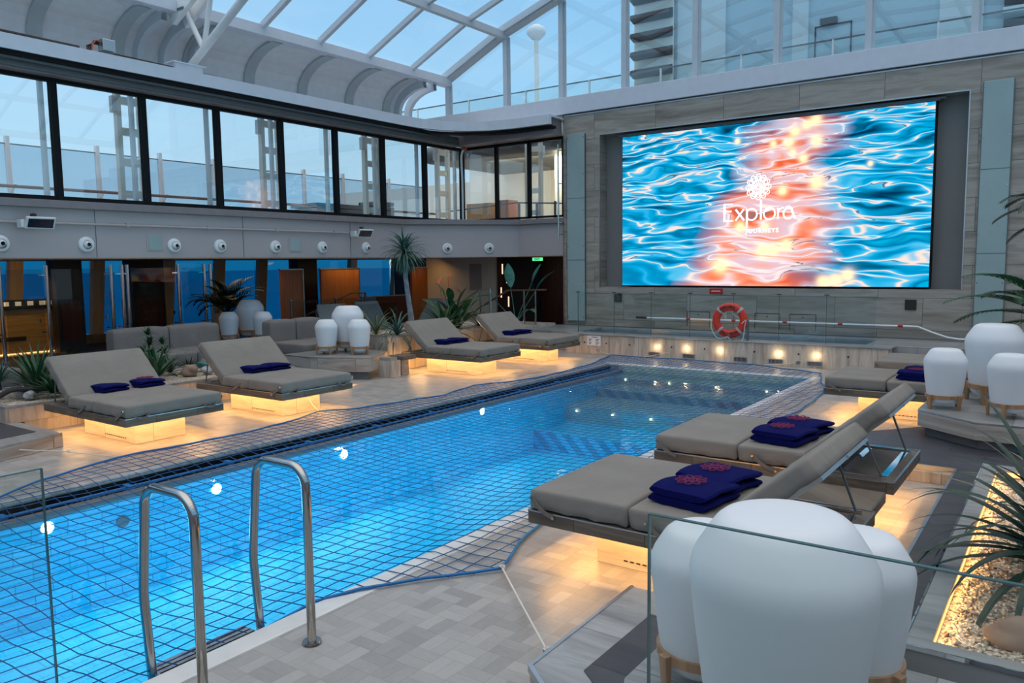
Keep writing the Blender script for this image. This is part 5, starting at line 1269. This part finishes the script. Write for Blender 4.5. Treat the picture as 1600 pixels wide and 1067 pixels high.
for yy in(5.,8.5,12.,15.5): area('terrace_fill',(-16.6,yy,2.15),(.5,1.5),7,(1.,.72,.42),(0,0,0))  # added warm fill under the overhang, without fittings
b=MB();b.box(-18.5,-10.45,19.0,19.2,.15,2.2);struct(b.obj('wall_corridor',M['red_wood']),'dark red corridor wall beyond the stairs','wall')
b=MB();b.box(-17.,-14.2,18.93,19.0,.15,2.2);struct(b.obj('wall_corridor_panel',M['cream']),'beige corridor wall panel','wall')
b=MB();b.box(-15.2,-14.75,18.9,18.93,1.2,2.0);tag(b.obj('corridor_cabinet',M['band']),'grey-beige flat cabinet on the beige corridor wall','panel')  # flat cabinet on the corridor wall
b=MB();b.box(-13.7,-12.6,18.6,19.0,.15,2.2);tag(b.obj('corridor_column',M['ink']),'broad black column in the corridor behind the red flowered plant','column')
es=thing('exit_sign','small glowing green exit sign under the ceiling beside the stone wall','sign',(-12.06,18.0,2.06))
b=MB();b.box(-.16,.16,-.02,.02,0,.09);b.obj('box',M['green'],es)
bb=text_mesh('EXIT',.085,.002);bb.xf(Matrix.Translation((0,-.022,.045))@Matrix.Rotation(R(90),4,'X'));bb.obj('lettering',M['signwhite'],es)
for k,(x,y,z) in enumerate([(-12.9,17.5,1.85),(-12.75,17.5,1.6),(-12.95,17.5,1.2),(-12.7,17.5,.95)]):
    b=MB();b.tube([(0,0,0),(0,0,.28)],.018,8);tag(b.obj('light_tube',emit('tube_glow_%d'%k,(1.,.6,.4),1.2),loc=(x,y,z-.14)),'short vertical glowing tube in the dark corridor, %s from the top'%['first','second','third','last'][k],'light','glowing tubes in the corridor')  # glowing tubes stand free in the air, hung from nothing
# stair rails
def rail(label,pts,posts,mat='steel',r=.022,zb=.15):
    tt=thing('stair_rail',label,'railing',(0,0,0));b=MB()
    for p,q in zip(pts,pts[1:]): b.beam(p,q,.05,.035)
    b.obj('handrail',M['rail_wood'] if mat=='wood' else M['matsteel'],tt)
    for (x,y,z) in posts: b=MB();b.tube([(x,y,zb),(x,y,z)],r,10);b.obj('post',M['steel'],tt,smooth=True)
rail('timber and steel handrail with two posts left of the screen wall',[(-12.3,15.9,.95),(-11.5,15.8,1.33),(-10.35,15.8,1.36)],[(-11.0,15.8,1.33),(-10.66,15.8,1.35)],'wood',.024,.42)
rail('sloping metal stair rail behind the farthest left daybed',[(-13.3,15.6,.75),(-12.25,15.6,1.34),(-11.9,15.6,1.36),(-11.88,15.6,.55)],[(-12.2,15.6,1.33)],'steel')
rail('sloping timber rail beyond the middle lanterns',[(-15.8,13.0,.75),(-15.2,14.0,1.28),(-15.2,14.5,1.28),(-15.2,14.5,.3)],[(-15.2,14.4,1.26)],'wood')
b=MB();b.box(-13.,-10.6,15.25,16.6,.15,.5);tag(b.obj('stone_bench',M['trav']),'low lit travertine kerb beside the stair rail','kerb')
for x,y,z in((-12.0,15.7,.54),(-11.4,15.6,.54)):
    b=MB();b.disc((0,0,0),.03,(0,-1,.3),.02,12);tag(b.obj('uplight',M['spot'],loc=(x,y,z)),'tiny warm uplight on the stone kerb, %s of two'%('left' if x<-11.8 else 'right'),'lamp')
rock('round grey rock on the stone kerb beside the uplight',(-12.3,15.9,.58),(.14,.12,.09),M['rockg'],71)
spotl('kerb_light',(-12.2,15.2,1.0),8,WARM,(-12.2,15.6,.3),80)
b=MB();b.disc((0,0,0),.04,(1,0,.3),.03,12);o=tag(b.obj('uplight',M['spot'],loc=(-10.5,12.35,.68)),'warm uplight in the tall planter under the red flowered plant','lamp')
spotl('planter_light',(-10.28,10.3,.15),6,WARM,(-10.4,10.9,.5),110)
for y in(10.75,12.2,12.45): area('planter_wash',(-10.2,y,.04),(.05,.5),1.5,WARM,(0,R(125),0))
# glass screens on the terrace behind the tree
for k,(x,y0,y1) in enumerate([(-14.6,11.6,12.9),(-14.6,12.95,14.3),(-11.9,10.75,12.3)]):
    tt=thing('glass_screen',['low glass screen behind the middle lanterns, left pane','low glass screen behind the middle lanterns, right pane','low glass screen between the middle lanterns and the tall planter'][k],'glass screen',(x,(y0+y1)/2,.15),0);h=(y1-y0)/2
    b=MB();b.box(-.006,.006,-h,h,.05,1.05);b.obj('pane',M['tintsoft'],tt)
    b=MB();b.box(-.02,.02,-h-.01,-h+.01,0,1.08);b.box(-.03,.03,-h-.05,-h+.05,1.06,1.08);b.obj('clamp_post',M['steel'],tt)

# ================================================================== OUTSIDE
b=MB();b.box(-30,-14.05,-30,60,2.35,2.95);b.box(-14.05,-10.45,17.2,22.5,2.35,2.95);o=struct(b.obj('floor_outer_deck',M['band']),'outer deck floor beyond the upper windows','floor')
# the sea fills the distance
b=MB();b.quad((-3000,-3000,-14),(400,-3000,-14),(400,3000,-14),(-3000,3000,-14));o=b.obj('sea',M['sea']);o['kind']='structure'
XP=-17.2
hb=MB()
for k,(y0,y1) in enumerate([(1.0,2.8),(2.8,4.9),(4.9,6.95),(6.95,8.70),(8.70,10.12),(10.12,11.5),(11.5,12.9),(12.9,14.25),(14.25,15.65),(15.65,17.5),(17.5,19.2)]):
    tt=thing('windbreak_panel','grey glass windbreak panel with white post outside the upper windows, bay %s'%['one','two','three','four','five','six','seven','eight','nine','ten','eleven'][k],'windbreak',(XP,(y0+y1)/2,2.95),0,'windbreak panels of the outer deck');h=(y1-y0)/2
    b=MB();b.box(-.01,.01,-h,h,.1,1.52);b.obj('pane',M['screenpanel'],tt)
    b=MB();b.box(-.012,.03,-h,h,1.51,1.53);b.obj('top_rail',M['dgrey'],tt)
    b=MB();b.beam((0.05,h,0),(.02,h,1.66),.07,.10);b.beam((.05,h,.55),(.28,h,.72),.03,.03);b.obj('post',M['white'],tt)
ro=thing('deck_handrail','dark timber handrail running along the outer windbreak','handrail',(XP+.28,0,3.62))
b=MB();b.tube([(0,1,0),(0,20,0)],.032,8);b.obj('rail',M['rail_wood'],ro,smooth=True)
def uprights(label,y,side=1):
    tt=thing('support_tower',label,'steel frame',(-14.75,y,2.95),0,'white ladder-like steel frames outside the windows')
    for s in(-.22,.22): b=MB();b.box(-.06,.06,s-.045,s+.045,0,2.6);b.obj('upright',M['cream'],tt)
    for z in(.38,.98,1.55,2.12): b=MB();b.box(-.04,.04,-.175,.175,z,z+.14);b.obj('crosspiece',M['cream'],tt)
    b=MB();b.box(-.05,.05,-.34,-.27,1.95,2.25);b.obj('lamp',M['white'],tt)
for k,y in enumerate([4.95,8.12,11.33,14.42,17.2]): uprights('white steel frame with crosspieces outside the upper windows, %s'%['by the picture edge','second bay from the left edge','behind the screen reflection','beside the stacked loungers','at the window corner'][k],y)
for k,(y0,y1,n) in enumerate([(13.15,15.1,5),(15.35,16.05,6)]):
    tt=thing('stacked_loungers',['neat pile of slatted grey outdoor loungers behind the upper windows','pile of rolled grey-green lounger pads behind the upper windows'][k],'lounger stack',(-15.9,(y0+y1)/2,2.95),0);h=(y1-y0)/2
    for i in range(n):
        b=MB()
        if k==0:
            for j in range(4): b.box(-.5,.5,-h+.05*j*0,h,i*.13+j*.028,i*.13+j*.028+.014)
            b.box(-.5,-.46,-h,h,i*.13,i*.13+.1);b.obj('lounger_frame',M['band'],tt)
        else:
            b.tube([(-.3,-h,i*.13+.08),(-.3,h,i*.13+.08)],.06,10);b.box(-.35,.35,-h,h,i*.13+.02,i*.13+.13);b.obj('pad',M['cush_g'],tt,bevel=.02)
b=MB();b.box(-.5,.5,-.02,.02,0,.05);b.tube([(-.5,0,.03),(.5,0,.03)],.02,6)
# pale superstructure seen through the corner windows
b=MB();b.box(-18.0,-10.5,22.5,30,2.95,7.4);b.box(-27,-18.,24.0,26,2.95,5.15);struct(b.obj('wall_superstructure',M['cream']),'cream ship superstructure beyond the corner windows','wall')
b=MB();b.box(-12.5,-10.5,19.6,22.5,2.95,5.9);struct(b.obj('wall_superstructure_side',M['cream']),'cream side block beyond the corner windows','wall')
b=MB();b.box(-16.5,-10.4,18.6,22.5,5.1,5.6);b.tube([(-16.5,18.6,5.35),(-10.4,18.6,5.35)],.25,12);struct(b.obj('ceiling_outer',M['dgrey'],smooth=True),'rounded grey canopy outside the corner windows','ceiling')
b=MB();b.box(0,.9,0,.6,0,.85);tag(b.obj('deck_locker',M['oak'],loc=(-15.1,18.7,2.95)),'light timber locker outside the corner windows','locker')
b=MB();b.box(0,.35,0,.5,0,.9);tag(b.obj('deck_locker',M['orange_wood'],loc=(-13.9,18.7,2.95)),'dark orange timber locker outside the corner windows','locker')
rl=thing('deck_railing','grey railing sloping outside the corner windows','railing',(0,18.2,2.95))
b=MB();b.tube([(-15.5,0,.62),(-12.9,0,.75),(-10.6,0,.6)],.02,6)
b.obj('rail',M['dgrey'],rl,smooth=True)
for x in(-12.8,-12.2,-11.6,-11.1): b=MB();b.box(x-.03,x+.03,-.02,.02,0,.72);b.obj('post',M['dgrey'],rl)
uprights('white steel frame seen through the corner window beside the stone wall',0);ob=[o for o in COL.objects if o.name.startswith('support_tower') and o.parent is None][-1];ob.location=(-12.35,18.3,2.95);ob.rotation_euler=(0,0,R(90))
pv=thing('white_hose','thin pale hose with an orange tap at the inner window corner','hose',(-13.66,16.75,3.0))
b=MB();b.tube(smoothp([(0,0,.1),(0,0,1.2),(-.02,0,1.8),(.03,-.02,2.0),(.1,-.02,2.08)]),.028,8);b.obj('hose',M['white'],pv,smooth=True)
b=MB();b.box(.05,.16,-.07,.03,2.06,2.14);b.obj('tap',M['bloom'],pv)
wl=thing('wall_rod','thin steel rod beside the stone wall at the corner windows','rod',(-10.52,16.65,2.95))
b=MB();b.tube([(0,0,-.35),(0,0,1.95)],.022,8);b.obj('rod',M['steel'],wl,smooth=True)
b=MB()
for z in(-.25,.05,1.0,1.8): b.box(0,.12,-.015,.015,z-.015,z+.015)
b.obj('bracket',M['steel'],wl)
# upper deck behind the gable glass
M['house']=simple('upper_house_paint',(.36,.54,.62),.5,var=.03,scale=.5)
M['house2']=simple('upper_house_light',(.52,.66,.70),.5,var=.03,scale=.5)
b=MB();b.box(-10.9,8,21.5,27,5.0,13);struct(b.obj('wall_upper_house',M['house']),'blue-grey deckhouse wall beyond the gable glass','wall')
b=MB();b.box(-9.5,-8.1,21.42,21.5,5.5,13);b.box(-6.3,-5.9,21.42,21.5,5.5,13);b.box(-2.9,-2.0,21.42,21.5,5.5,13);struct(b.obj('trim_16',M['house2']),'paler strips on the deckhouse wall','trim')
b=MB();b.box(-10.3,8,17.3,21.5,5.0,5.85);struct(b.obj('floor_upper_deck',M['band']),'upper deck floor beyond the gable glass','floor')
for n_,(x0,x1) in enumerate([(-10.85,-9.62),(-1.6,0.4)]):
    tt=thing('louver_vent',['tall stack of dark louvres on the deckhouse behind the gable glass, left one','dark louvres on the deckhouse behind the gable glass, right one'][n_],'louvre',((x0+x1)/2,21.4,6.3),0);h=(x1-x0)/2
    b=MB();b.box(-h,h,0,.05,-.1,5.);b.obj('backing',M['cream'] if n_==0 else M['ink'],tt)
    for i in range(9): b=MB();b.hexa([(-h,-.05,i*.52),(h,-.05,i*.52),(h,-.30,i*.52+.08),(-h,-.30,i*.52+.08)],[(-h,-.05,i*.52+.27),(h,-.05,i*.52+.27),(h,-.26,i*.52+.20),(-h,-.26,i*.52+.20)]);b.obj('louvre',M['ink'] if n_==0 else M['house'],tt)
b=MB()
for (x0,x1,z0,z1) in((-.45,-.42,0,1.95),(.42,.45,0,1.95),(-.45,.45,1.92,1.95)): b.box(x0,x1,-.01,.0,z0,z1)
b.box(-.3,.1,-.12,0,1.95,2.1);tag(b.obj('deck_door_outline',M['ink'],loc=(-5.3,21.49,6.0)),'thin black outline of a door with a lamp above on the deckhouse','door outline')
area('outer_deck_fill',(-13.2,19.2,5.0),(3.,.5),90,(1.,.86,.62),(R(55),0,0))  # added fill light that brightens the cream superstructure
ur=thing('upper_railing','glass railing with dark top rail beyond the gable glass','railing',(0,19,5.85))
b=MB();b.box(-22,6,-.015,.015,1.05,1.08);b.obj('top_rail',M['dgrey'],ur)
b=MB();b.box(-22,6,-.005,.005,.05,1.05);b.obj('pane',M['glass'],ur)
for i in range(14): b=MB();b.box(-21.5+i*2.1,-21.46+i*2.1,-.02,.02,0,1.07);b.obj('post',M['white'],ur)
ms=thing('radar_mast','slender white mast with a domed head against the sky','mast',(-23,34.4,3))
b=MB();b.tube([(0,0,0),(0,0,10.4)],.11,10);b.obj('pole',M['cream'],ms,smooth=True)
b=MB();b.lathe([(.0,-.35),(.25,-.3),(.48,-.05),(.5,.1),(.42,.28),(.2,.4),(0,.44)],20,(0,0,10.7));b.obj('dome',M['signwhite'],ms,smooth=True)
b=MB();b.lathe([(1.6,0),(1.65,0),(1.65,.06),(1.6,.06),(1.6,0)],24,(0,0,4.4));b.obj('guard_ring',M['cream'],ms,smooth=True)
